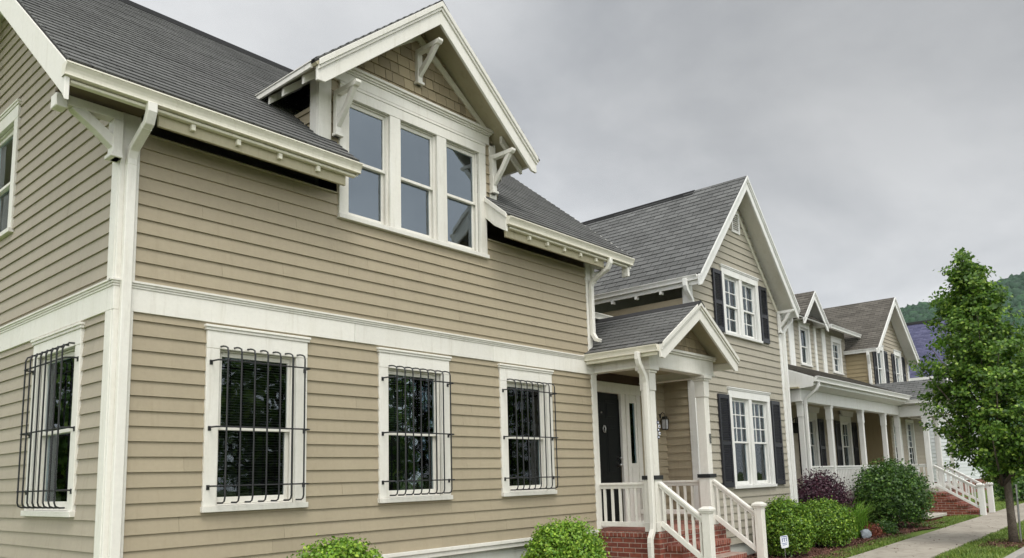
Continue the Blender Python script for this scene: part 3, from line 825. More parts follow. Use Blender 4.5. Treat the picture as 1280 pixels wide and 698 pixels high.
# ---- entry porch of the tan house
PC, PH, PAP, PE = 8.32, 1.25, 4.36, 3.56
PSL = (PAP - PE) / PH; PKS = math.sqrt(1 + PSL * PSL); PY = -1.40; FL = .82
v728 = (7.30 - (PC - PH)) * PKS
slope_roof('porch_roof', A, (PC - PH, 0, PE), (0, 1, 0), (1, 0, PSL),
           [[(PY - .02, 0), (-.002, 0), (-.002, PH * PKS), (PY - .02, PH * PKS)], [(-.002, v728), (2.4, v728), (2.4, PH * PKS), (-.002, PH * PKS)]], 'shingle_grey', step=.125, slab=.06)
slope_roof('porch_roof', A, (PC + PH, 0, PE), (0, 1, 0), (-1, 0, PSL), [[(PY - .02, 0), (.38, 0), (2.4, 0), (2.4, PH * PKS), (PY - .02, PH * PKS)]], 'shingle_grey', step=.125, slab=.06, under='soffit_tan')
FP = FRONT(0.0)
for s in (-1, 1):
    barge(A, FP, PC + s * (PH + .0), PE - .02, PC, PAP - .02, .265, -PY - .05, -PY - .012)
bm = bmesh.new()
prism(bm, Frame((PC, 0, PAP), (1, 0, 0), (0, 0, 1), (0, 1, 0)), [(-.11, -.06), (0, .02), (.11, -.06), (.11, -.09), (0, -.012), (-.11, -.09)], PY - .03, 2.4)
obj('ridge_cap', bm, 'shingle_grey', A)
gutter(A, (PC - PH + .02, -.005, PE - .12), (PC - PH + .02, PY + .05, PE - .12), (-1, 0, 0), size=.10, mat='gutter_cream')
gutter(A, (PC + PH - .02, .36, PE - .12), (PC + PH - .02, PY + .05, PE - .12), (1, 0, 0), size=.10)
board(A, W, PC - PH + .0, PC - PH + .03, PY + .08, -.01, PE - .17, PE - .055, 'trim_cream', 'fascia'); board(A, W, PC + PH - .03, PC + PH, PY + .08, .36, PE - .17, PE - .055, 'trim_cream', 'fascia')
bm = bmesh.new()                       # entablature beams
wbox(bm, 7.29, 9.36, -1.04, -.90, 3.30, 3.53); wbox(bm, 7.29, 7.43, -.90, -.01, 3.30, 3.53); wbox(bm, 9.22, 9.36, -.90, .37, 3.30, 3.53)
wbox(bm, 7.27, 9.38, -1.055, -.885, 3.27, 3.30); wbox(bm, 7.275, 7.445, -.885, -.01, 3.27, 3.30); wbox(bm, 9.205, 9.375, -.885, .37, 3.27, 3.30)
obj('porch_beam', bm, 'trim_white', A, bevel=.004)
bm = bmesh.new()
wbox(bm, 7.25, 9.40, -1.07, -.95, 3.53, 3.56); wbox(bm, 7.28, 9.37, -1.10, -.95, 3.56, 3.60)
obj('porch_cornice', bm, 'trim_white', A, bevel=.004)
bm = bmesh.new()
lap(bm, FRONT(-1.0), [(7.25, 3.58), (9.39, 3.58), (PC, 4.28)], .155, .016, (), 3.55, (.12, .2), .006, .004)
obj('gable_shakes', bm, 'shake_tan', A)
bm = bmesh.new(); prism(bm, FRONT(-1.0), [(7.2, 3.54), (9.44, 3.54), (PC, 4.28)], -.05, -.006); obj('gable_sheathing', bm, 'shake_tan', A)
bm = bmesh.new(); wbox(bm, 7.43, 9.22, -.90, .36, 3.40, 3.43); wbox(bm, 9.36, 10.09, -.25, .36, 3.40, 3.43); obj('porch_ceiling', bm, 'soffit_tan', A)
# recessed door wall
RY = .38
siding('siding', A, FRONT(RY), [[(7.29, .82), (10.09, .82), (10.09, 3.42), (7.29, 3.42)]], 'siding_tan', [(7.55, 9.16, .82, 3.20)])
bm = bmesh.new()
FD = FRONT(RY)
box(bm, FD, 8.58, 8.70, .84, 3.06, -.02, .03); box(bm, FD, 7.53, 7.66, .84, 3.06, -.02, .03); box(bm, FD, 8.74, 8.83, .84, 3.06, -.02, .03); box(bm, FD, 9.08, 9.20, .84, 3.06, -.02, .03)
box(bm, FD, 7.50, 9.22, 3.06, 3.24, -.02, .036); box(bm, FD, 8.83, 9.08, .84, 1.86, -.02, .012); box(bm, FD, 8.86, 9.05, .95, 1.35, .012, .022); box(bm, FD, 8.86, 9.05, 1.42, 1.78, .012, .022)
box(bm, FD, 8.83, 8.87, 1.86, 3.06, -.02, .01); box(bm, FD, 9.04, 9.08, 1.86, 3.06, -.02, .01); box(bm, FD, 8.70, 8.74, .84, 3.06, -.03, .0)
box(bm, FD, 8.87, 9.04, 2.92, 3.06, -.02, .01); box(bm, FD, 7.50, 9.22, .82, .845, -.02, .05)
fr = obj('door_frame', bm, 'trim_white', A, bevel=.004)
bm = bmesh.new(); box(bm, FD, 8.86, 9.05, 1.85, 2.93, -.012, -.006); obj('pane', bm, 'glass', fr)
bm = bmesh.new(); box(bm, FD, 8.80, 9.1, 1.8, 3.0, -.25, -.2); obj('interior', bm, 'room_dark', fr)
bm = bmesh.new(); box(bm, FD, 7.50, 9.22, 3.245, 3.40, -.02, .02); obj('transom_board', bm, 'board_red_brown', A)
bm = bmesh.new()
box(bm, FD, 7.66, 8.58, .85, 3.06, -.06, -.03)
for a, b in ((7.76, 8.07), (8.17, 8.48)):
    for c, d in ((.98, 1.55), (1.68, 2.50), (2.62, 2.93)):
        box(bm, FD, a, b, c, d, -.034, -.026); box(bm, FD, a + .04, b - .04, c + .04, d - .04, -.03, -.018)
door = obj('door', bm, 'door_black', A, bevel=.005)
bm = bmesh.new()
for z, rr in ((1.95, .022), (1.83, .032)):
    tube(bm, [(8.50, RY + .03, z), (8.50, RY - .0, z), (8.50, RY - .03, z), (8.50, RY - .05, z)], [rr * 1.2, rr * .6, rr, rr * .7], 10)
obj('handle', bm, 'steel', door, smooth=True)
bm = bmesh.new()                       # scrolled door knocker with its small round button
ring = [(8.11 + .040 * math.cos(t), RY + .012, 2.44 + .058 * math.sin(t)) for t in np.linspace(0, 2 * math.pi, 15)]
tube(bm, ring, .007, 6)
tube(bm, [(8.085, RY + .01, 2.50), (8.13, RY, 2.45), (8.10, RY, 2.42), (8.14, RY + .01, 2.38)], .007, 6)
tube(bm, [(8.04, RY + .03, 2.72), (8.04, RY + .01, 2.72)], .016, 8)
obj('knocker', bm, 'steel', door, smooth=True)
# base, floor, steps
bm = bmesh.new(); wbox(bm, 7.30, 9.40, -1.06, .38, -.3, .735); wbox(bm, 9.40, 10.09, -.25, .38, -.3, .735); obj('porch_base', bm, 'brick_red', A)
bm = bmesh.new(); wbox(bm, 7.285, 9.415, -1.075, .379, .735, .815); wbox(bm, 9.415, 10.09, -.25, .379, .735, .815); obj('porch_floor', bm, 'brick_rowlock', A, bevel=.004)
for i, z in enumerate((.61, .405, .20)):
    bm = bmesh.new(); wbox(bm, 7.47, 8.98, -1.33 - .25 * i, -1.06 - .0 * i - .25 * i + (.0 if i == 0 else .0), -.3, z - .075)
    st = obj('porch_step', bm, 'brick_red', A)
    bm = bmesh.new(); wbox(bm, 7.455, 8.995, -1.345 - .25 * i, -1.075 - .25 * i, z - .075, z); obj('tread', bm, 'brick_rowlock', st, bevel=.004)
for x in (7.36, 9.06):
    c = column(A, x, -.955, FL, 3.27, .155, ped=1.58)
    bm = bmesh.new(); wbox(bm, x - .115, x + .115, -1.07, -.84, 1.58, 1.64); obj('band', bm, 'iron_black', c)
bm = bmesh.new(); box(bm, FRONT(-1.0325), 9.07, 9.12, 2.14, 2.30, 0.0, .014); npl = obj('number_plate', bm, 'plate_grey', c, bevel=.004)
bm = bmesh.new(); box(bm, FRONT(-1.0465), 9.08, 9.11, 2.17, 2.21, 0.0, .003); box(bm, FRONT(-1.0465), 9.08, 9.11, 2.23, 2.27, 0.0, .003); obj('numeral', bm, 'steel', npl)
railing(A, (7.33, -.03, FL), (7.35, -.87, FL), .735, .10, 6)
railing(A, (9.06, -.87, FL), (9.06, .35, FL), .735, .20, 9)
railing(A, (7.38, -1.06, .81), (7.40, -1.74, .285), .755, .135, 6)
railing(A, (9.08, -1.06, .81), (9.12, -1.74, .285), .755, .135, 6)
newel(A, 7.41, -1.79, 0.0, 1.185); newel(A, 9.13, -1.79, 0.0, 1.18)
downspout(A, [(6.985, -1.03, 3.46), (6.985, -1.03, 3.36), (7.02, -1.03, 3.28), (7.15, -1.03, 3.12), (7.185, -1.03, 3.02), (7.185, -1.03, .95), (7.175, -1.03, .86), (7.10, -1.03, .74), (7.09, -1.03, .68), (7.09, -1.03, .02)], (0, 1, 0), w=.07, d=.07)
# wall lantern beside the door
bm = bmesh.new()
for a, b in ((-.055, -.055), (.055, -.055), (.055, .055), (-.055, .055)):
    tube(bm, [(9.90 + a, .24 + b, 2.42), (9.90 + a * 1.25, .24 + b * 1.25, 2.66)], .008, 5)
wbox(bm, 9.83, 9.97, .17, .31, 2.66, 2.68); wbox(bm, 9.85, 9.95, .19, .29, 2.68, 2.73); wbox(bm, 9.845, 9.955, .185, .295, 2.40, 2.42)
tube(bm, [(9.90, .24, 2.73), (9.90, .24, 2.80), (9.90, .30, 2.84), (9.90, .37, 2.78)], .010, 6); wbox(bm, 9.86, 9.94, .365, .38, 2.60, 2.84)
ln = obj('wall_lantern', bm, 'iron_black', A)
bm = bmesh.new(); wbox(bm, 9.85, 9.95, .19, .29, 2.425, 2.655); lg = obj('lamp_glass', bm, 'lamp_glass', ln)
for q in (ln, lg): q.data.transform(Matrix.Translation((9.9, .38, 2.66)) @ Matrix.Scale(.74, 4) @ Matrix.Translation((-9.9, -.38, -2.66)))
# low roof over the recess, seen past the corner
bm = bmesh.new(); prism(bm, Frame((0, 0, 0), (0, 1, 0), (0, 0, 1), (1, 0, 0)), [(.62, 4.50), (2.4, 5.0), (2.4, 4.94), (.62, 4.44)], 7.29, 8.75); obj('recess_roof', bm, 'shingle_grey', A)
gutter(A, (7.29, .62, 4.38), (8.80, .62, 4.38), (0, -1, 0), size=.10)
bm = bmesh.new(); wbox(bm, 7.29, 10.09, 2.4, 2.5, 3.3, 5.6); obj('recess_wall', bm, 'siding_tan', A)

# ornament hanging on the porch column: a string of small blue and white tiles
orn = root('hanging_ornament', 'string of small blue and white tiles hanging on the left porch column', 'ornament', (7.47, -1.0, 2.5))
bm = bmesh.new(); tube(bm, [(7.465, -1.0, 2.52), (7.465, -1.03, 2.47)], .004, 5); tube(bm, [(7.465, -1.03, 2.47), (7.455, -1.035, 2.2)], .003, 4); obj('cord', bm, 'iron_black', orn)
for i in range(5):
    z = 2.45 - i * .055; dx = .018 * (1 if i % 2 else -1)
    bm = bmesh.new(); box(bm, FRONT(-1.035), 7.445 + dx, 7.495 + dx, z - .045, z, 0, .008); t = obj('tile', bm, 'navy' if i % 2 == 0 else 'sign_white', orn, bevel=.003)
    bm = bmesh.new(); box(bm, FRONT(-1.043), 7.458 + dx, 7.482 + dx, z - .034, z - .011, 0.0005, .003); obj('glyph', bm, 'sign_white' if i % 2 == 0 else 'navy', t)

# ================================================================== GABLED HOUSE with shutters
B = root('gabled_house', 'greige lap-sided house with a steep front gable and black shutters, second in the row', 'house', (10.1, -.25, 0))
BY = -.25; FB = FRONT(BY)
bx0, bx1, bc = 10.1, 14.25, 12.18
BS = 1.09; bez = 5.27; beh = 2.30; bap = bez + BS * beh; BK = math.sqrt(1 + BS * BS)
bl = (11.56, 13.24, 1.39, 3.12); bu = (11.58, 13.06, 4.43, 5.63)
siding('siding', B, FB, [[(bx0 + .02, .30), (bx1 - .02, .30), (bx1 - .02, 5.30), (bc, bap - .1), (bx0 + .02, 5.30)]], 'siding_greige', [bl, bu], step=.145, phase=.30)
siding('siding', B, LEFT(bx0, 0), [[(BY + .02, .30), (7.0, .30), (7.0, 4.93), (BY + .02, 4.93)]], 'siding_tan', step=.145, phase=.30)
bm = bmesh.new(); wbox(bm, bx0 + .03, bx1 - .03, BY + .03, 7.0, -.3, .31); obj('foundation', bm, 'foundation_pale', B)
bm = bmesh.new(); wbox(bm, bx1 - .06, bx1 - .02, BY + .02, 7.0, .30, 5.35); wbox(bm, bx0, bx1, 6.98, 7.05, .3, 5.3); obj('side_wall', bm, 'siding_greige', B)
board(B, FB, bx0 - .031, bx0 + .12, .30, 5.2, -.01, .031, 'trim_pale'); board(B, LEFT(bx0, 0), BY + .001, BY + .11, .30, 5.2, -.01, .031, 'trim_pale')
board(B, FB, bx1 - .11, bx1 + .03, .30, 5.2, -.01, .031, 'trim_pale')
window(B, FB, *bl, casing=.125, head=.15, units=2, mull=.13, grid=(3, 3, False), trim='trim_pale', blind=('blind_pale', .99))
window(B, FB, *bu, casing=.12, head=.13, units=2, mull=.12, grid=(2, 2, True), trim='trim_pale', curtain=True)
shutter(B, FB, 10.97, 11.41, 1.37, 3.16); shutter(B, FB, 13.40, 13.84, 1.37, 3.16)
shutter(B, FB, 11.06, 11.43, 4.41, 5.66); shutter(B, FB, 13.20, 13.57, 4.41, 5.66)
BF = -.64
for s in (-1, 1):
    slope_roof('roof', B, (bc + s * beh, 0, bez), (0, 1, 0), (-s, 0, BS), [[(BF, 0), (7.2, 0), (7.2, beh * BK), (BF, beh * BK)]], 'shingle_slate', step=.15, slab=.06, under='trim_white', tabs=(.27, .33))
    barge(B, FRONT(0), bc + s * (beh + .02), bez - .03, bc, bap - .03, .27, -BF - .05, -BF - .012, mat='trim_pale')
    gutter(B, (bc + s * (beh - .03), 7.0, bez - .11), (bc + s * (beh - .03), BF + .06, bez - .11), (s, 0, 0), size=.095, mat='trim_pale')
    bm = bmesh.new(); wbox(bm, bc + s * (beh - .03) - .015, bc + s * (beh - .03) + .015, BF + .06, 7.0, bez - .19, bez - .05); obj('fascia', bm, 'trim_pale', B)
    if s > 0: bracket(B, (bc + s * 1.98, BY - .022, 5.16), (0, -1, 0), (1, 0, 0), .44, .34, .085, mat='trim_pale', t=.06)
    # rake frieze under the soffit
    bm = bmesh.new(); prism(bm, FB, [(bc + s * 2.05, 5.20), (bc, 5.20 + 2.05 * BS), (bc, 5.08 + 2.05 * BS), (bc + s * 1.94, 5.20)], -.0, .024); obj('rake_trim', bm, 'trim_cream', B)
for yy in np.arange(0.2, 4.2, .55):
    bm = bmesh.new(); wbox(bm, bc - beh + .01, bc - beh + .10, yy, yy + .045, bez - .25, bez - .185); obj('rafter_tail', bm, 'trim_pale', B)
bm = bmesh.new(); prism(bm, Frame((bc, 0, bap), (1, 0, 0), (0, 0, 1), (0, 1, 0)), [(-.12, -.12), (0, .02), (.12, -.12), (.12, -.15), (0, -.015), (-.12, -.15)], BF + 1.2, 7.2); obj('ridge_cap', bm, 'shingle_black', B)
bm = bmesh.new()
box(bm, FB, 12.10, 12.47, 6.64, 6.68, .0, .035); box(bm, FB, 12.10, 12.14, 6.68, 7.06, .0, .035); box(bm, FB, 12.43, 12.47, 6.68, 7.06, .0, .035); box(bm, FB, 12.10, 12.47, 7.06, 7.10, .0, .035)
z = 6.69
while z < 7.05:
    hexa(bm, [FB.p(12.14, z, .03), FB.p(12.43, z, .03), FB.p(12.43, z + .006, .03), FB.p(12.14, z + .006, .03), FB.p(12.14, z + .03, .005), FB.p(12.43, z + .03, .005), FB.p(12.43, z + .036, .005), FB.p(12.14, z + .036, .005)]); z += .045
obj('gable_vent', bm, 'trim_pale', B)
downspout(B, [(9.80, -.36, 5.20), (9.80, -.36, 5.08), (9.84, -.36, 5.0), (10.01, -.36, 4.84), (10.04, -.36, 4.74), (10.04, -.36, 4.0)], (0, 1, 0), 'trim_pale', w=.08, d=.065)
downspout(B, [(14.55, -.42, 5.20), (14.55, -.42, 5.08), (14.52, -.42, 5.0), (14.33, -.36, 4.84), (14.30, -.32, 4.74), (14.30, -.32, .2)], (0, 1, 0), 'trim_pale', w=.07, d=.06)

# ================================================================== PORCH HOUSE
C = root('porch_house', 'pale house with a long white columned porch and brown shingle roof', 'house', (15.7, 0, 0))
CW, CU, CF = 1.9, 2.15, 1.02
siding('siding', C, FRONT(CW), [[(15.6, CF), (31, CF), (31, 3.75), (15.6, 3.75)]], 'siding_beige', [(20.95, 21.75, 1.62, 3.22), (24.1, 24.9, 1.62, 3.22), (28.3, 29.2, CF, 3.45)], step=.145)
window(C, FRONT(CW), 20.95, 21.75, 1.62, 3.22, casing=.14, head=.2, grid=(3, 2, False), trim='trim_pale', curtain=True)
window(C, FRONT(CW), 24.1, 24.9, 1.62, 3.22, casing=.14, head=.2, grid=(3, 2, False), trim='trim_pale', curtain=True)
for a in (20.30, 21.95, 23.45, 25.10): shutter(C, FRONT(CW), a, a + .45, 1.55, 3.25)
for c in (21.35, 24.5):       # flared heads over the porch windows
    bm = bmesh.new(); prism(bm, FRONT(CW), [(c - .5, 3.42), (c + .5, 3.42), (c + .62, 3.60), (c - .62, 3.60)], .08, .12); obj('window_head', bm, 'trim_pale', C)
bm = bmesh.new()
Fd = FRONT(CW)
box(bm, Fd, 28.05, 28.28, CF, 3.6, -.02, .05); box(bm, Fd, 29.22, 29.45, CF, 3.6, -.02, .05); box(bm, Fd, 28.28, 29.22, 3.42, 3.6, -.02, .05); box(bm, Fd, 28.28, 29.22, 3.08, 3.14, -.02, .03)
fr = obj('door_frame', bm, 'trim_pale', C)
bm = bmesh.new(); box(bm, Fd, 28.28, 29.22, 3.14, 3.42, -.03, -.02); obj('pane', bm, 'glass', fr)
bm = bmesh.new(); box(bm, Fd, 28.28, 29.22, CF, 3.08, -.05, -.02); box(bm, Fd, 28.42, 29.08, 1.3, 2.0, -.02, -.01); box(bm, Fd, 28.42, 29.08, 2.15, 2.9, -.02, -.01); dr = obj('door', bm, 'door_black', C)
bm = bmesh.new(); tube(bm, [(29.12, CW + .02, 2.0), (29.12, CW - .05, 2.0)], .035, 8); obj('handle', bm, 'steel', dr)
bm = bmesh.new(); wbox(bm, 15.6, 31, -.08, CW, CF - .14, CF); wbox(bm, 23.7, 25.45, -.86, -.08, CF - .14, CF); obj('porch_floor', bm, 'step_concrete', C)
bm = bmesh.new(); wbox(bm, 15.65, 31, .0, 7, -.3, CF - .14); obj('foundation', bm, 'brick_red', C)
bm = bmesh.new(); wbox(bm, 15.6, 31, -.05, CW, 3.60, 3.64); obj('porch_ceiling', bm, 'soffit_tan', C)
cols = (15.95, 17.85, 20.34, 22.42, 23.86)
for x in cols: column(C, x, .06, CF, 3.30, .125, mat='trim_pale', cap=.5)
for x in (23.92, 25.25): column(C, x, -.74, CF, 3.24, .14, mat='trim_pale', cap=.5)
column(C, 28.6, .06, CF, 3.30, .13, mat='trim_pale', cap=.5); column(C, 30.6, .06, CF, 3.30, .13, mat='trim_pale', cap=.5)
bm = bmesh.new()
wbox(bm, 15.75, 24.0, -.04, .16, 3.30, 3.60); wbox(bm, 23.80, 24.02, -.86, -.04, 3.24, 3.58); wbox(bm, 24.02, 25.40, -.86, -.66, 3.24, 3.58); wbox(bm, 25.20, 25.40, -.66, .0, 3.24, 3.58); wbox(bm, 25.4, 31, -.04, .14, 3.30, 3.60)
wbox(bm, 15.75, 15.95, .16, CW, 3.30, 3.60)
obj('porch_beam', bm, 'trim_pale', C, bevel=.005)
for a, b in zip(cols, cols[1:]):
    railing(C, (a + .09, .06, CF), (b - .09, .06, CF), .74, .08, int((b - a) / .125), mat='trim_pale', bw=.04)
railing(C, (23.92, -.05, CF), (23.92, -.65, CF), .74, .08, 4, mat='trim_pale', bw=.04)
# porch roof
pz = 3.87; ps = .40; pk = math.sqrt(1 + ps * ps)
slope_roof('porch_roof', C, (0, -.42, pz), (1, 0, 0), (0, 1, ps), [[(15.72, 0), (31, 0), (31, (CU + .45) * pk), (15.72, (CU + .45) * pk)]], 'shingle_brown', step=.14, under='trim_pale')
gutter(C, (15.75, -.36, pz - .13), (24.75, -.36, pz - .13), (0, -1, 0), size=.13, mat='trim_pale')
bm = bmesh.new(); prism(bm, Frame((0, 0, 0), (0, 1, 0), (0, 0, 1), (1, 0, 0)), [(-.36, pz - .2), (-.36, pz - .04), (-.33, pz - .04), (-.05, 3.66), (-.05, 3.60)], 15.75, 24.4); obj('porch_soffit', bm, 'trim_pale', C)
bm = bmesh.new(); prism(bm, Frame((15.74, 0, 0), (0, 1, 0), (0, 0, 1), (-1, 0, 0)), [(-.40, pz - .03), (CU, pz - .03 + (CU + .4) * ps), (CU, pz - .3 + (CU + .4) * ps), (.3, 3.60), (-.05, 3.60), (-.36, pz - .24)], .0, .05); obj('bargeboard', bm, 'trim_pale', C)
downspout(C, [(15.95, -.41, pz - .13), (15.95, -.41, pz - .22), (15.95, -.36, pz - .3), (15.95, -.1, pz - .5), (15.95, -.07, pz - .6), (15.95, -.07, .5)], (1, 0, 0), 'trim_pale', w=.075, d=.06)
# entry gable on the porch
for s in (-1, 1):
    slope_roof('porch_roof', C, (24.65 + s * 1.12, 0, 3.74), (0, 1, 0), (-s, 0, .62), [[(-1.32, 0), (.3, 0), (1.7, 1.12 * 1.177), (-1.32, 1.12 * 1.177)]], 'shingle_slate', step=.14, under='trim_pale')
    barge(C, FRONT(0), 24.65 + s * 1.12, 3.72, 24.65, 4.41, .25, 1.27, 1.31, mat='trim_pale')
    gutter(C, (24.65 + s * 1.1, -.2, 3.62), (24.65 + s * 1.1, -1.28, 3.62), (s, 0, 0), size=.11, mat='trim_pale')
bm = bmesh.new(); prism(bm, FRONT(-.84), [(23.8, 3.58), (25.5, 3.58), (24.65, 4.2)], .0, .05); obj('gable_panel', bm, 'trim_pale', C)
# stairs
for i in range(5):
    z = CF - .17 * (i + 1); y1 = -.86 - .27 * i
    bm = bmesh.new(); wbox(bm, 23.88, 25.32, y1 - .27, y1, -.3, z - .05); st = obj('porch_step', bm, 'brick_red', C)
    bm = bmesh.new(); wbox(bm, 23.85, 25.35, y1 - .285, y1 - .002, z - .05, z); obj('tread', bm, 'brick_rowlock', st)
bm = bmesh.new(); wbox(bm, 23.8, 25.4, -.86, -.0, -.3, CF - .14); obj('porch_base', bm, 'brick_red', C)
for x in (23.95, 25.22):
    newel(C, x, -2.06, .16, 1.13, .15, 'trim_pale')
    railing(C, (x, -.84, CF - .02), (x, -1.98, .30), .74, .12, 7, mat='trim_pale', bw=.042)
# white glazed bay beyond the stairs
siding('bay_wall', C, FRONT(.95), [[(26.3, CF), (31, CF), (31, 3.6), (26.3, 3.6)]], 'siding_beige', [(26.55, 27.35, 1.5, 3.3), (28.2, 29.0, 1.5, 3.3)], step=.145)
bm = bmesh.new(); wbox(bm, 26.25, 26.3, .95, CW, CF, 3.6); obj('bay_wall', bm, 'siding_shaded', C)
window(C, FRONT(.95), 26.55, 27.35, 1.5, 3.3, casing=.1, head=.1, grid=(2, 4, True), trim='trim_pale', crown=False, depth=.02)
window(C, FRONT(.95), 28.2, 29.0, 1.5, 3.3, casing=.1, head=.1, grid=(2, 4, True), trim='trim_pale', crown=False, depth=.02)
# upper storey
siding('siding', C, FRONT(CU), [[(20.0, 4.6), (25.95, 4.6), (25.95, 6.5), (20.0, 6.5)], [(21.2, 6.5), (23.1, 6.5), (22.15, 7.3)]], 'siding_greige', [(21.75, 22.42, 5.02, 6.22), (24.62, 25.36, 5.0, 6.05)], step=.145)
window(C, FRONT(CU), 21.75, 22.42, 5.02, 6.22, casing=.12, head=.14, trim='trim_pale', curtain=True)
window(C, FRONT(CU), 24.62, 25.36, 5.0, 6.05, casing=.12, head=.14, trim='trim_pale', grid=(2, 2, True))
for a, b in ((20.75, 21.15), (22.9, 23.06), (23.6, 23.9)): board(C, FRONT(CU), a, b, 4.7, 6.4, -.01, .05, 'trim_pale')
for s in (-1, 1):
    slope_roof('dormer_roof', C, (22.15 + s * 1.05, 0, 6.38), (0, 1, 0), (-s, 0, .95), [[(1.72, 0), (3.2, 0), (3.6, 1.05 * 1.379), (1.72, 1.05 * 1.379)]], 'shingle_brown', step=.14, under='trim_pale')
    barge(C, FRONT(0), 22.15 + s * 1.06, 6.36, 22.15, 7.36, .26, -1.76, -1.72, mat='trim_pale')
slope_roof('roof', C, (0, 1.72, 6.42), (1, 0, 0), (0, 1, .72), [[(15.5, 0), (26.4, 0), (26.4, 4.2), (15.5, 4.2)]], 'shingle_brown', step=.14, under='trim_pale')
gutter(C, (23.3, 1.76, 6.32), (26.3, 1.76, 6.32), (0, -1, 0), size=.12, mat='trim_pale')
# cross wing
WY, wx0, wx1, wc, weh, wez = 1.4, 25.9, 31.0, 28.4, 2.62, 5.83
ws = .84; wk = math.sqrt(1 + ws * ws)
siding('siding', C, FRONT(WY), [[(wx0, 4.2), (wx1, 4.2), (wx1, 5.8), (wc, 8.0), (wx0, 5.8)]], 'siding_beige', [(27.0, 27.65, 4.62, 5.95), (29.25, 29.9, 4.62, 5.95)], step=.145)
siding('siding', C, LEFT(wx0), [[(WY, 4.2), (CU + .1, 4.2), (CU + .1, 5.8), (WY, 5.8)]], 'siding_shaded', step=.145)
for a in (27.0, 29.25):
    window(C, FRONT(WY), a, a + .65, 4.62, 5.95, casing=.13, head=.16, trim='trim_pale', curtain=True)
    shutter(C, FRONT(WY), a - .52, a - .16, 4.6, 5.97); shutter(C, FRONT(WY), a + .81, a + 1.17, 4.6, 5.97)
board(C, FRONT(WY), wx0 - .02, wx0 + .22, 4.3, 5.75, -.01, .03, 'trim_pale'); board(C, FRONT(WY), wx1 - .2, wx1, 4.3, 5.75, -.01, .03, 'trim_pale')
for s in (-1, 1):
    slope_roof('roof', C, (wc + s * weh, 0, wez), (0, 1, 0), (-s, 0, ws), [[(.98, 0), (6.5, 0), (6.5, weh * wk), (.98, weh * wk)]], 'shingle_brown', step=.14, under='trim_pale')
    barge(C, FRONT(0), wc + s * (weh + .02), wez - .02, wc, wez + ws * weh - .02, .26, -1.02, -.97, mat='trim_pale')
    gutter(C, (wc + s * (weh - .02), 2.2 if s < 0 else 6.4, wez - .13), (wc + s * (weh - .02), 1.02, wez - .13), (s, 0, 0), size=.12, mat='trim_pale')
downspout(C, [(25.68, 1.3, 5.7), (25.68, 1.3, 5.6), (25.76, 1.32, 5.45), (25.84, 1.33, 5.3), (25.84, 1.33, 4.6)], (0, 1, 0), 'trim_pale', w=.09, d=.07)
bm = bmesh.new(); wbox(bm, 30.9, 30.98, WY + .03, 7, .3, 5.75); obj('side_wall', bm, 'siding_beige', C)
# porch lantern
bm = bmesh.new(); wbox(bm, 19.9, 20.1, CW - .2, CW - .02, 2.75, 3.05); tube(bm, [(20, CW - .1, 3.05), (20, CW - .1, 3.2), (20, CW, 3.15)], .02, 6); obj('wall_lantern', bm, 'iron_black', C)

# ================================================================== WHITE HOUSE with the purple roof
D = root('white_house', 'white-sided house with a brick foundation and a purple shingle roof, farthest of the row', 'house', (34.8, 1.5, 0))
FD2 = FRONT(1.5)
siding('siding', D, FD2, [[(34.8, 1.0), (45, 1.0), (45, 5.5), (39.9, 8.7), (34.8, 5.5)]], 'siding_pale', [(39.6, 40.85, 2.5, 3.75)], step=.16)
siding('siding', D, LEFT(34.8), [[(1.5, 1.0), (12, 1.0), (12, 5.5), (1.5, 5.5)]], 'siding_pale', step=.16)
bm = bmesh.new(); wbox(bm, 34.82, 45, 1.52, 12, -.3, 1.0); obj('foundation', bm, 'brick_red', D)
for a in (39.6,):
    window(D, FD2, a, a + 1.25, 2.5, 3.75, casing=.2, head=.2, trim='trim_pale', units=1)
    shutter(D, FD2, a - .75, a - .25, 2.45, 3.8)
for s in (-1, 1):
    slope_roof('roof', D, (39.9 + s * 5.6, 0, 5.55), (0, 1, 0), (-s, 0, .60), [[(.95, 0), (13, 0), (13, 5.6 * 1.166), (.95, 5.6 * 1.166)]], 'shingle_purple', step=.17, under='trim_pale', tabs=(1.5, 2.5))
    bm = bmesh.new(); wbox(bm, 39.9 + s * 5.6 - .08, 39.9 + s * 5.6 + .08, .95, 13, 5.33, 5.53); obj('fascia', bm, 'trim_pale', D)
    barge(D, FRONT(0), 39.9 + s * 5.6, 5.5, 39.9, 8.86, .3, -1.0, -.93, mat='trim_pale')
bm = bmesh.new(); prism(bm, Frame((39.9, 0, 8.91), (1, 0, 0), (0, 0, 1), (0, 1, 0)), [(-.25, -.12), (0, .05), (.25, -.12)], .9, 13); obj('ridge_cap', bm, 'shingle_black', D)

# ================================================================== GROUND
def sheet(name, xs, ys, zf, mat):
    vs = [(x, y, zf(x, y)) for y in ys for x in xs]
    nx = len(xs)
    fs = [(j * nx + i, j * nx + i + 1, (j + 1) * nx + i + 1, (j + 1) * nx + i) for j in range(len(ys) - 1) for i in range(nx - 1)]
    me = bpy.data.meshes.new(name); me.from_pydata(vs, [], fs); me.update()
    o = obj_me(name, me, mat); o['kind'] = 'structure'; return o
xs_near = list(np.linspace(-40, 90, 66))
big = [-2500, -800, -200, -60] + list(np.linspace(-40, 90, 27)) + [140, 250, 500, 900, 2500]
sheet('ground', big, [-2500, -600, -150, -60, -30, -14, -9, -5, 0, 10, 30, 100, 300, 800, 2500], lambda x, y: gz(x) - .30, 'earth')
sheet('lawn', xs_near, list(np.linspace(-4.4, 30, 40)), lambda x, y: gz(x) - .004 + .015 * math.sin(x * 1.7) * math.sin(y * 2.3) * (1 if -4.2 < y < -.5 else 0), 'lawn')
sheet('street', xs_near, [-13.2, -9, -4.5], lambda x, y: gz(x) - .15, 'asphalt')
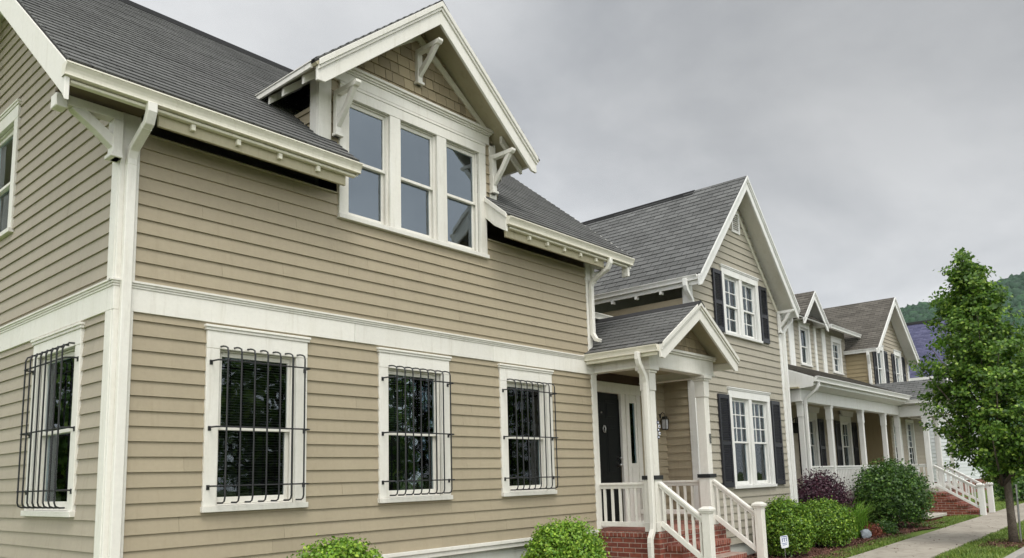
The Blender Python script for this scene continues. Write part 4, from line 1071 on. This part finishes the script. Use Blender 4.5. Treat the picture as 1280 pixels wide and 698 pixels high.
sheet('far_lawn', xs_near, [-60, -30, -13.2], lambda x, y: gz(x) - .06, 'lawn')
def strip(name, x0, x1, y0, y1, dz, th, mat, seg=1.5):
    bm = bmesh.new(); n = max(1, int((x1 - x0) / seg)); g = 0.006
    for i in range(n):
        a, b = x0 + (x1 - x0) * i / n + g, x0 + (x1 - x0) * (i + 1) / n - g
        hexa(bm, [(a, y0, gz(a) - th), (b, y0, gz(b) - th), (b, y1, gz(b) - th), (a, y1, gz(a) - th), (a, y0, gz(a) + dz), (b, y0, gz(b) + dz), (b, y1, gz(b) + dz), (a, y1, gz(a) + dz)])
    return structure(obj(name, bm, mat, bevel=.008))
strip('sidewalk', -40, 90, -3.32, -2.08, .035, .1, 'concrete')
strip('kerb', -40, 90, -4.52, -4.36, .02, .3, 'kerb', 3.0)
strip('front_path', 7.4, 9.1, -2.08, -1.85, .03, .1, 'concrete')
strip('stair_path', 23.85, 25.4, -2.08, -1.95, .03, .1, 'concrete')
# mulch beds with a ragged edge
def bed(name, pts, dz=.022, jit=.06, fill=700):
    P = []
    for i in range(len(pts)):
        a, b = Vector(pts[i]), Vector(pts[(i + 1) % len(pts)])
        n = max(1, int((b - a).length / .25))
        for k in range(n):
            p = a.lerp(b, k / n); P.append((p.x + random.uniform(-jit, jit), p.y + random.uniform(-jit, jit)))
    bm = bmesh.new()
    vs = [bm.verts.new((x, y, gz(x) + dz)) for x, y in P]; f = bm.faces.new(vs); f.normal_update()
    if f.normal.z < 0: f.normal_flip()
    bmesh.ops.triangulate(bm, faces=bm.faces[:])
    return structure(obj(name, bm, 'mulch'))
bed('mulch_bed', [(-.5, -1.35), (7.0, -1.35), (7.0, -.02), (-.5, -.02)])
bed('mulch_bed', [(9.3, -1.75), (12.6, -1.95), (14.6, -1.35), (17.3, -1.45), (19.4, -1.9), (20.4, -1.55), (21.2, -.9), (21.4, .0), (9.5, .0), (9.4, -1.0)])
bed('mulch_bed', [(15.76 + .85 * math.cos(t), -4.0 + .34 * math.sin(t)) for t in np.linspace(0, 2 * math.pi, 14)[:-1]], .03, .04)

# ================================================================== PLANTS
def leaf_mesh(name, P, Nrm, size, mat, parent, aspect=0.55, fold=0.12):
    """one small folded leaf per point, facing roughly along Nrm"""
    n = len(P)
    P = np.asarray(P, float); Nrm = np.asarray(Nrm, float)
    Nrm /= np.linalg.norm(Nrm, axis=1)[:, None] + 1e-9
    a = rng.normal(size=(n, 3)); a -= (a * Nrm).sum(1)[:, None] * Nrm; a /= np.linalg.norm(a, axis=1)[:, None] + 1e-9
    b = np.cross(Nrm, a)
    s = size * rng.uniform(.65, 1.3, n)[:, None]
    base = P - a * s * .5; tip = P + a * s * .5 - Nrm * s * fold
    l = P + b * s * aspect * .5 + Nrm * s * fold; r = P - b * s * aspect * .5 + Nrm * s * fold
    V = np.stack([base, l, tip, r], 1).reshape(-1, 3)
    me = bpy.data.meshes.new(name)
    me.vertices.add(4 * n); me.vertices.foreach_set('co', V.ravel())
    me.loops.add(4 * n); me.loops.foreach_set('vertex_index', np.arange(4 * n, dtype=np.int32))
    me.polygons.add(n); me.polygons.foreach_set('loop_start', np.arange(0, 4 * n, 4, dtype=np.int32)); me.polygons.foreach_set('loop_total', np.full(n, 4, dtype=np.int32))
    me.update(calc_edges=True); me.validate()
    return obj_me(name, me, mat, parent)
def lumpy(dirs, seed, amp, k=9, sharp=3.0):
    g = np.random.default_rng(seed); c = g.normal(size=(k, 3)); c /= np.linalg.norm(c, axis=1)[:, None]
    h = g.uniform(-.6, 1, k)
    w = np.exp(sharp * (dirs @ c.T - 1) * 2)
    return 1 + amp * (w * h).sum(1)
def bush(name, label, cat, x, y, rx, ry, rz, cz, mat, n, leaf, seed, amp=.18, group=None, clump=.05, base=None):
    z0 = gz(x) if base is None else base
    rt = root(name, label, cat, (x, y, z0), group)
    g = np.random.default_rng(seed)
    nt = n // 9
    d = g.normal(size=(nt, 3)); d /= np.linalg.norm(d, axis=1)[:, None]
    d = d[d[:, 2] > -.75]
    rad = lumpy(d, seed, amp) * np.where(g.random(len(d)) < .72, g.uniform(.86, 1.04, len(d)), g.uniform(.45, .86, len(d)))
    T = d * rad[:, None] * np.array([rx, ry, rz]) + np.array([x, y, z0 + cz])
    k = 9
    P = np.repeat(T, k, 0) + g.normal(size=(len(T) * k, 3)) * clump
    Nn = np.repeat(d, k, 0) * .9 + g.normal(size=(len(T) * k, 3)) * .75 + np.array([0, 0, .35])
    ok = P[:, 2] > z0 + .02
    leaf_mesh('foliage', P[ok], Nn[ok], leaf, mat, rt, .68)
    bm = bmesh.new()
    for i in range(14):
        q = T[g.integers(len(T))]
        c0 = Vector((x + g.normal() * .05, y + g.normal() * .05, z0 - .02)); q = Vector(q) * .9 + c0 * .1
        mid = c0.lerp(q, .5) + Vector(g.normal(size=3) * .04); mid.z += .06
        tube(bm, [c0, mid, q], [.014, .009, .004], 5)
    obj('stem', bm, 'bark', rt)
    return rt
bush('boxwood_bush', 'small bright green boxwood under the nearest barred window of the front wall', 'bush', 1.92, -.72, .43, .40, .42, .64, 'leaf_bright', 13000, .040, 1, .22, 'boxwoods along the tan house', .04)
bush('boxwood_bush', 'round bright green boxwood below the barred window nearest the porch', 'bush', 5.42, -.72, .53, .52, .54, .48, 'leaf_bright', 24000, .042, 2, .14, 'boxwoods along the tan house', .045)
bush('boxwood_bush', 'round yellow-green boxwood behind the small white yard sign', 'bush', 11.98, -1.0, .45, .45, .52, .52, 'leaf_boxwood', 17000, .048, 3, .14, 'clipped boxwoods before the gabled house', .05)
bush('boxwood_bush', 'yellow-green boxwood between the yard sign bush and the grassy clump', 'bush', 13.95, -1.0, .52, .5, .46, .45, 'leaf_boxwood', 17000, .050, 4, .14, 'clipped boxwoods before the gabled house', .05)
bush('purple_bush', 'dark purple leafy bush at the corner of the gabled house', 'bush', 15.1, -.58, .60, .5, .55, .92, 'leaf_purple', 11000, .048, 5, .35, None, .09)
bush('evergreen_bush', 'large dark green rounded bush in front of the long porch', 'bush', 19.1, -.95, .88, .80, .80, .80, 'leaf_hedge', 22000, .068, 6, .14, None, .10)
bush('low_plant', 'low green plant at the foot of the big dark bush', 'plant', 17.2, -1.25, .28, .22, .16, .12, 'leaf_hedge', 1500, .05, 8, .3, None, .05)
bush('red_leaved_plant', 'low rusty red leaved plant beside the grey rock', 'plant', 16.45, -1.15, .26, .2, .14, .12, 'leaf_red', 1600, .045, 9, .3, None, .05)
bush('distant_shrub', 'small green shrub by the lawn behind the tree trunk', 'bush', 33.0, -1.6, .8, .7, .5, .45, 'leaf_hedge', 3500, .12, 12, .3, 'shrubs before the white house', .14)
bush('distant_shrub', 'light green shrub far behind the tree trunk at the picture edge', 'bush', 38.0, -2.4, 1.0, .9, .6, .5, 'leaf_boxwood', 3500, .13, 13, .3, 'shrubs before the white house', .16)
# spiky grassy clump
gc = root('grassy_clump', 'bright green clump of long arching blades beside the purple bush', 'plant', (16.2, -.75, gz(16.2)))
def blades(name, pts, hmin, hmax, w, lean, mat, parent, seed):
    g = np.random.default_rng(seed); n = len(pts); pts = np.asarray(pts)
    h = g.uniform(hmin, hmax, n); az = g.uniform(0, 2 * math.pi, n); ln = g.uniform(.3, 1, n) * lean * h
    d = np.stack([np.cos(az), np.sin(az), np.zeros(n)], 1); s = np.stack([-d[:, 1], d[:, 0], np.zeros(n)], 1) * w * .5
    b = pts; m = pts + d * (ln * .35)[:, None] + np.array([0, 0, 1]) * (h * .62)[:, None]; t = pts + d * ln[:, None] + np.array([0, 0, 1]) * h[:, None]
    V = np.stack([b - s, b + s, m + s * .8, m - s * .8, t], 1).reshape(-1, 3)
    me = bpy.data.meshes.new(name); fs = []
    for i in range(n): k = 5 * i; fs += [(k, k + 1, k + 2, k + 3), (k + 3, k + 2, k + 4)]
    me.from_pydata(V.tolist(), [], fs); me.update()
    return obj_me(name, me, mat, parent)
g = np.random.default_rng(21)
pp = np.stack([16.25 + g.normal(size=900) * .18, -.72 + g.normal(size=900) * .16, np.full(900, gz(16.2))], 1)
blades('foliage', pp, .30, .92, .022, 1.1, 'leaf_grassy', gc, 22)
# lawn grass in the strips that show
def lawnblades(rects, n, seed, name='grass'):
    g = np.random.default_rng(seed); pts = []
    for (x0, x1, y0, y1, k) in rects:
        x = g.uniform(x0, x1, k); y = g.uniform(y0, y1, k)
        keep = (g.random(k) < .55 + .45 * np.sin(x * 3.1 + 1) * np.sin(y * 4.3))
        pts.append(np.stack([x, y, np.vectorize(gz)(x)], 1)[keep])
    P = np.concatenate(pts)
    o = blades(name, P, .03, .075, .010, .8, 'leaf_lawn', None, seed + 1); o['kind'] = 'stuff'; return o
lawnblades([(11.5, 16.5, -2.06, -1.55, 9000), (19.3, 23.8, -2.06, -1.3, 9000), (12.6, 20, -4.33, -3.35, 16000), (25.5, 45, -2.05, 0, 9000), (20, 36, -4.33, -3.35, 9000), (30, 46, -2, 1.4, 6000)], 0, 31)
# bark chips over the beds
g = np.random.default_rng(41)
cp = np.concatenate([np.stack([g.uniform(9.5, 21.2, 7000), g.uniform(-1.75, -.3, 7000)], 1), np.stack([15.6 + g.uniform(-.8, .8, 900), -4.0 + g.uniform(-.36, .36, 900)], 1)])
cz = np.vectorize(gz)(cp[:, 0]) + g.uniform(.024, .05, len(cp))
chips = leaf_mesh('bark_chips', np.column_stack([cp, cz]), np.column_stack([g.normal(size=(len(cp), 2)) * .35, np.ones(len(cp))]), .055, 'chip', None, .5, .05); chips['kind'] = 'stuff'
g = np.random.default_rng(52)
lf = np.column_stack([g.uniform(10, 34, 260), g.uniform(-4.3, -2.1, 260)]); lz = np.vectorize(gz)(lf[:, 0]) + .043
fl = leaf_mesh('fallen_leaves', np.column_stack([lf, lz]), np.column_stack([g.normal(size=(260, 2)) * .15, np.ones(260)]), .05, 'chip', None, .6, .04); fl['kind'] = 'stuff'
# rock, landing slab, clay edging
bm = bmesh.new(); bmesh.ops.create_icosphere(bm, subdivisions=2, radius=.14)
for v in bm.verts: v.co = Vector((v.co.x * 1.1 + 15.95, v.co.y * .8 - 1.2, v.co.z * .9 + gz(16) + .10)) + Vector(rng.normal(size=3) * .012)
o = obj('rock', bm, 'rock'); o['label'] = 'grey blue rock lying on the mulch beside the red leaved plant'; o['category'] = 'rock'
ld = root('landing_slab', 'low concrete slab on brick beside the porch stairs of the pale house', 'step', (21.9, -.85, gz(21.9)))
bm = bmesh.new(); wbox(bm, 21.2, 22.9, -1.2, -.35, gz(21) - .1, gz(21) + .10); obj('brick_base', bm, 'brick_red', ld)
bm = bmesh.new(); wbox(bm, 21.1, 23.0, -1.3, -.3, gz(21) + .10, gz(21) + .18); obj('slab', bm, 'step_concrete', ld, bevel=.01)

# yard sign
ys = root('yard_sign', 'small tilted white and blue yard sign on a thin stake before the boxwood', 'sign', (10.72, -1.5, 0))
sg = Frame((10.70, -1.50, .43), (.97, -.24, .06), (-.10, 0.0, .99), (-.24, -.97, 0))
bm = bmesh.new(); prism(bm, sg, [(-.105, -.075), (-.085, -.105), (.085, -.105), (.105, -.075), (.105, .075), (.085, .105), (-.085, .105), (-.105, .075)], -.004, .004); pn = obj('panel', bm, 'sign_white', ys)
bm = bmesh.new()
for a in (-.06, -.005, .05):
    box(bm, sg, a - .018, a + .022, .055, .066, .0045, .0065); box(bm, sg, a - .004, a + .010, .0, .055, .0045, .0065)
box(bm, sg, -.07, .07, -.03, -.022, .0045, .0065); box(bm, sg, -.06, .055, -.055, -.047, .0045, .0065)
prism(bm, sg, [(-.085, .085), (.085, .085), (.08, .097), (-.08, .097)], .0045, .0065)
obj('lettering', bm, 'ink_blue', pn)
bm = bmesh.new(); tube(bm, [(10.74, -1.49, -.1), (10.715, -1.49, .34)], .006, 6); obj('stake', bm, 'steel', ys)

# ---- street tree
def tree(name, label, x, y, height, crown0, prof, trunk_r, mat, nclump, per, leaf, seed, group=None, spread=.16, lean=(0, 0), nlimb=30, coff=(0, 0)):
    z0 = gz(x); rt = root(name, label, 'tree', (x, y, z0), group); g = np.random.default_rng(seed)
    bm = bmesh.new(); n = 9; path = []; rad = []
    for i in range(n):
        t = i / (n - 1); path.append((x + lean[0] * t ** 2.6 + .03 * math.sin(3 * t + seed) * height / 5, y + lean[1] * t ** 2.6 + .03 * math.cos(4 * t), z0 - .1 + t * (height * .93 + .1)))
        rad.append(trunk_r * (1.22 if i == 0 else 1) * (1 - t) ** .8 + .006)
    tube(bm, path, rad, 10)
    C_ = []; pz_ = np.array([p[0] for p in prof]); pr_ = np.array([p[1] for p in prof])
    limbs = []
    while len(C_) < nclump * .42:
        t = g.random(); z = crown0 + t * (height - crown0); rmax = np.interp(t, pz_, pr_)
        if g.random() > rmax / pr_.max(): continue
        az = g.uniform(0, 2 * math.pi)
        lob = 1 + .16 * math.sin(3 * az + seed + 5 * t) + .12 * math.sin(5 * az - 9 * t) + .10 * math.sin(11 * t + 2 * az)
        rr = rmax * lob * (g.uniform(.6, 1.0) if g.random() < .72 else g.uniform(.05, .6))
        C_.append((x + lean[0] * t + coff[0] * (1 - t) + rr * math.cos(az), y + lean[1] * t + coff[1] * (1 - t) + rr * math.sin(az), z0 + z, az, rr))
    k_fill = len(C_)
    for i in range(nlimb):
        t = (i + g.uniform(.1, .9)) / nlimb; t = t ** 1.15 * .93
        az = i * 2.4 + g.uniform(-.5, .5); rmax = np.interp(t, pz_, pr_) * g.uniform(.82, 1.42)
        zt = z0 + crown0 + t * (height - crown0); tt = max(.22, (zt - z0 - .75 * rmax - .15) / height)
        a = Vector(path[0]).lerp(Vector(path[-1]), min(.93, tt))
        e = Vector((x + lean[0] * t + coff[0] * (1 - t) + rmax * math.cos(az), y + lean[1] * t + coff[1] * (1 - t) + rmax * math.sin(az), zt + g.uniform(0, .25)))
        m = a.lerp(e, .55); m.z -= .10 * rmax
        r0 = max(.007, trunk_r * .40 * (1 - tt) + .004)
        tube(bm, [a, m, e], [r0, r0 * .6, .004], 6)
        for q in range(int(nclump * .62 / nlimb)):
            w = g.uniform(.35, 1.04); p = (a.lerp(m, w / .55) if w < .55 else m.lerp(e, (w - .55) / .45))
            jit = .05 + .16 * (1 - abs(w - .7)) * max(.35, rmax)
            p = p + Vector(g.normal(size=3)) * jit * .75
            C_.append((p.x, p.y, p.z, az + g.normal() * .7, rmax))
    C_ = np.array(C_)
    obj('trunk', bm, 'bark', rt, smooth=True)
    P = np.repeat(C_[:, :3], per, 0) + g.normal(size=(len(C_) * per, 3)) * np.array([spread, spread, spread * .62])
    out = np.repeat(np.stack([np.cos(C_[:, 3]), np.sin(C_[:, 3]), np.full(len(C_), .9)], 1), per, 0)
    Nn = out + g.normal(size=P.shape) * .65
    leaf_mesh('crown', P, Nn, leaf, mat, rt, .72, .10)
    return rt
mt = tree('maple_tree', 'young maple with a dense green crown on the strip by the kerb', 15.76, -4.14, 6.10, 1.60,
     [(0, .34), (.10, .86), (.25, 1.10), (.42, 1.05), (.56, .86), (.68, .60), (.78, .40), (.87, .24), (.94, .10), (1, .01)], .078, 'leaf_maple', 820, 44, .080, 77, None, .085, (-.34, .36), 44, (.08, -.08))
bm = bmesh.new(); tube(bm, [(15.99, -4.20, 0), (15.90, -4.24, 1.25)], .018, 6)
st = obj('tree_stake', bm, 'steel'); st['label'] = 'thin pale metal stake leaning beside the maple trunk'; st['category'] = 'stake'

# trees on the other side of the street, the ones the window panes mirror
far_prof = [(0, .8), (.15, 2.6), (.4, 3.2), (.65, 2.7), (.85, 1.6), (1, .2)]
for i, (x, y, h) in enumerate([(1.0, -23, 8.5), (8.5, -25, 9.5), (16.5, -24, 9), (25, -26, 10), (33, -25, 17.5), (-7, 19, 9), (-12, 24, 10)]):
    tree('street_tree', 'broad leafy tree standing off the street, mirrored in the window panes' if i > 4 else 'broad leafy tree across the street, mirrored in the window panes', x, y, h, 1.8, far_prof, .2, 'leaf_maple', 240, 22, .34, 90 + i, 'trees across the street', .5)

# ================================================================== WOODED HILL
def build_hill():
    cam_p = Vector((-2.825, -7.2, 1.65))
    crest = [(600, 265, 95), (634, 235, 110.5), (672, 188, 121.5), (687, 170, 127), (693, 162, 130.5), (706, 146.5, 134.5), (717, 134, 136), (725, 123, 139.5), (739, 104.5, 149.5), (752, 89, 155), (777, 58, 159), (800, 10, 150), (815, -60, 120), (820, -160, 70)]
    crest = [Vector(c) for c in crest]
    rows = []
    dirs = [(c - cam_p) for c in crest]
    for k, (sc, hf) in enumerate([(.45, 0.0), (.55, .06), (.68, .26), (.80, .55), (.90, .82), (.96, .955), (1.0, 1.0), (1.06, .97), (1.2, .75), (1.5, .1)]):
        rows.append([Vector((cam_p.x + d.x * sc, cam_p.y + d.y * sc, c.z * hf - 2)) for c, d in zip(crest, dirs)])
    # refine
    def samp(r, t):
        f = t * (len(crest) - 1); i = min(int(f), len(crest) - 2); return rows[r][i].lerp(rows[r][i + 1], f - i)
    nu, V, Fc = 60, [], []
    for r in range(len(rows)):
        for i in range(nu): V.append(samp(r, i / (nu - 1)))
    for r in range(len(rows) - 1):
        for i in range(nu - 1): Fc.append((r * nu + i, r * nu + i + 1, (r + 1) * nu + i + 1, (r + 1) * nu + i))
    me = bpy.data.meshes.new('hill'); me.from_pydata([tuple(v) for v in V], [], Fc); me.update()
    o = obj_me('hill', me, 'hill_soil', smooth=True); o['kind'] = 'structure'
    # woods: leafy crowns as one far mass
    g = np.random.default_rng(5)
    bmi = bmesh.new(); bmesh.ops.create_icosphere(bmi, subdivisions=2, radius=1.0)
    bv = np.array([v.co[:] for v in bmi.verts]); bf = np.array([[v.index for v in f.verts] for f in bmi.faces]); bmi.free()
    AV, AF = [], []
    n = 6500
    for i in range(n):
        r = g.uniform(.3, 7.4); k = int(r); t = g.uniform(0, 1)
        p = samp(k, t).lerp(samp(k + 1, t), r - k)
        s = g.uniform(2.2, 4.6)
        jit = 1 + g.normal(size=(len(bv), 1)) * .16
        q = bv * jit * np.array([s, s, s * g.uniform(.9, 1.35)])
        AV.append(q + np.array([p.x, p.y, p.z + s * .3])); AF.append(bf + i * len(bv))
    AV = np.concatenate(AV); AF = np.concatenate(AF)
    me = bpy.data.meshes.new('far_woods')
    me.vertices.add(len(AV)); me.vertices.foreach_set('co', AV.ravel())
    me.loops.add(AF.size); me.loops.foreach_set('vertex_index', AF.astype(np.int32).ravel())
    me.polygons.add(len(AF)); me.polygons.foreach_set('loop_start', np.arange(0, AF.size, 3, dtype=np.int32)); me.polygons.foreach_set('loop_total', np.full(len(AF), 3, dtype=np.int32))
    me.update(calc_edges=True)
    w = obj_me('far_woods', me, 'leaf_far'); w['kind'] = 'stuff'
build_hill()

# ================================================================== AIR
m = bpy.data.materials.new('haze_air'); m.use_nodes = True; nt = m.node_tree; nt.nodes.clear()
pv = nt.nodes.new('ShaderNodeVolumePrincipled'); mo = nt.nodes.new('ShaderNodeOutputMaterial')
pv.inputs['Color'].default_value = (0.86, 0.92, 1.0, 1); pv.inputs['Density'].default_value = 0.00007; pv.inputs['Anisotropy'].default_value = 0.2
nt.links.new(pv.outputs[0], mo.inputs['Volume']); MAT['haze_air'] = m
bm = bmesh.new(); wbox(bm, -2600, 2600, -2600, 2600, -2.5, 175)
hz = obj('haze', bm, 'haze_air'); hz['kind'] = 'stuff'
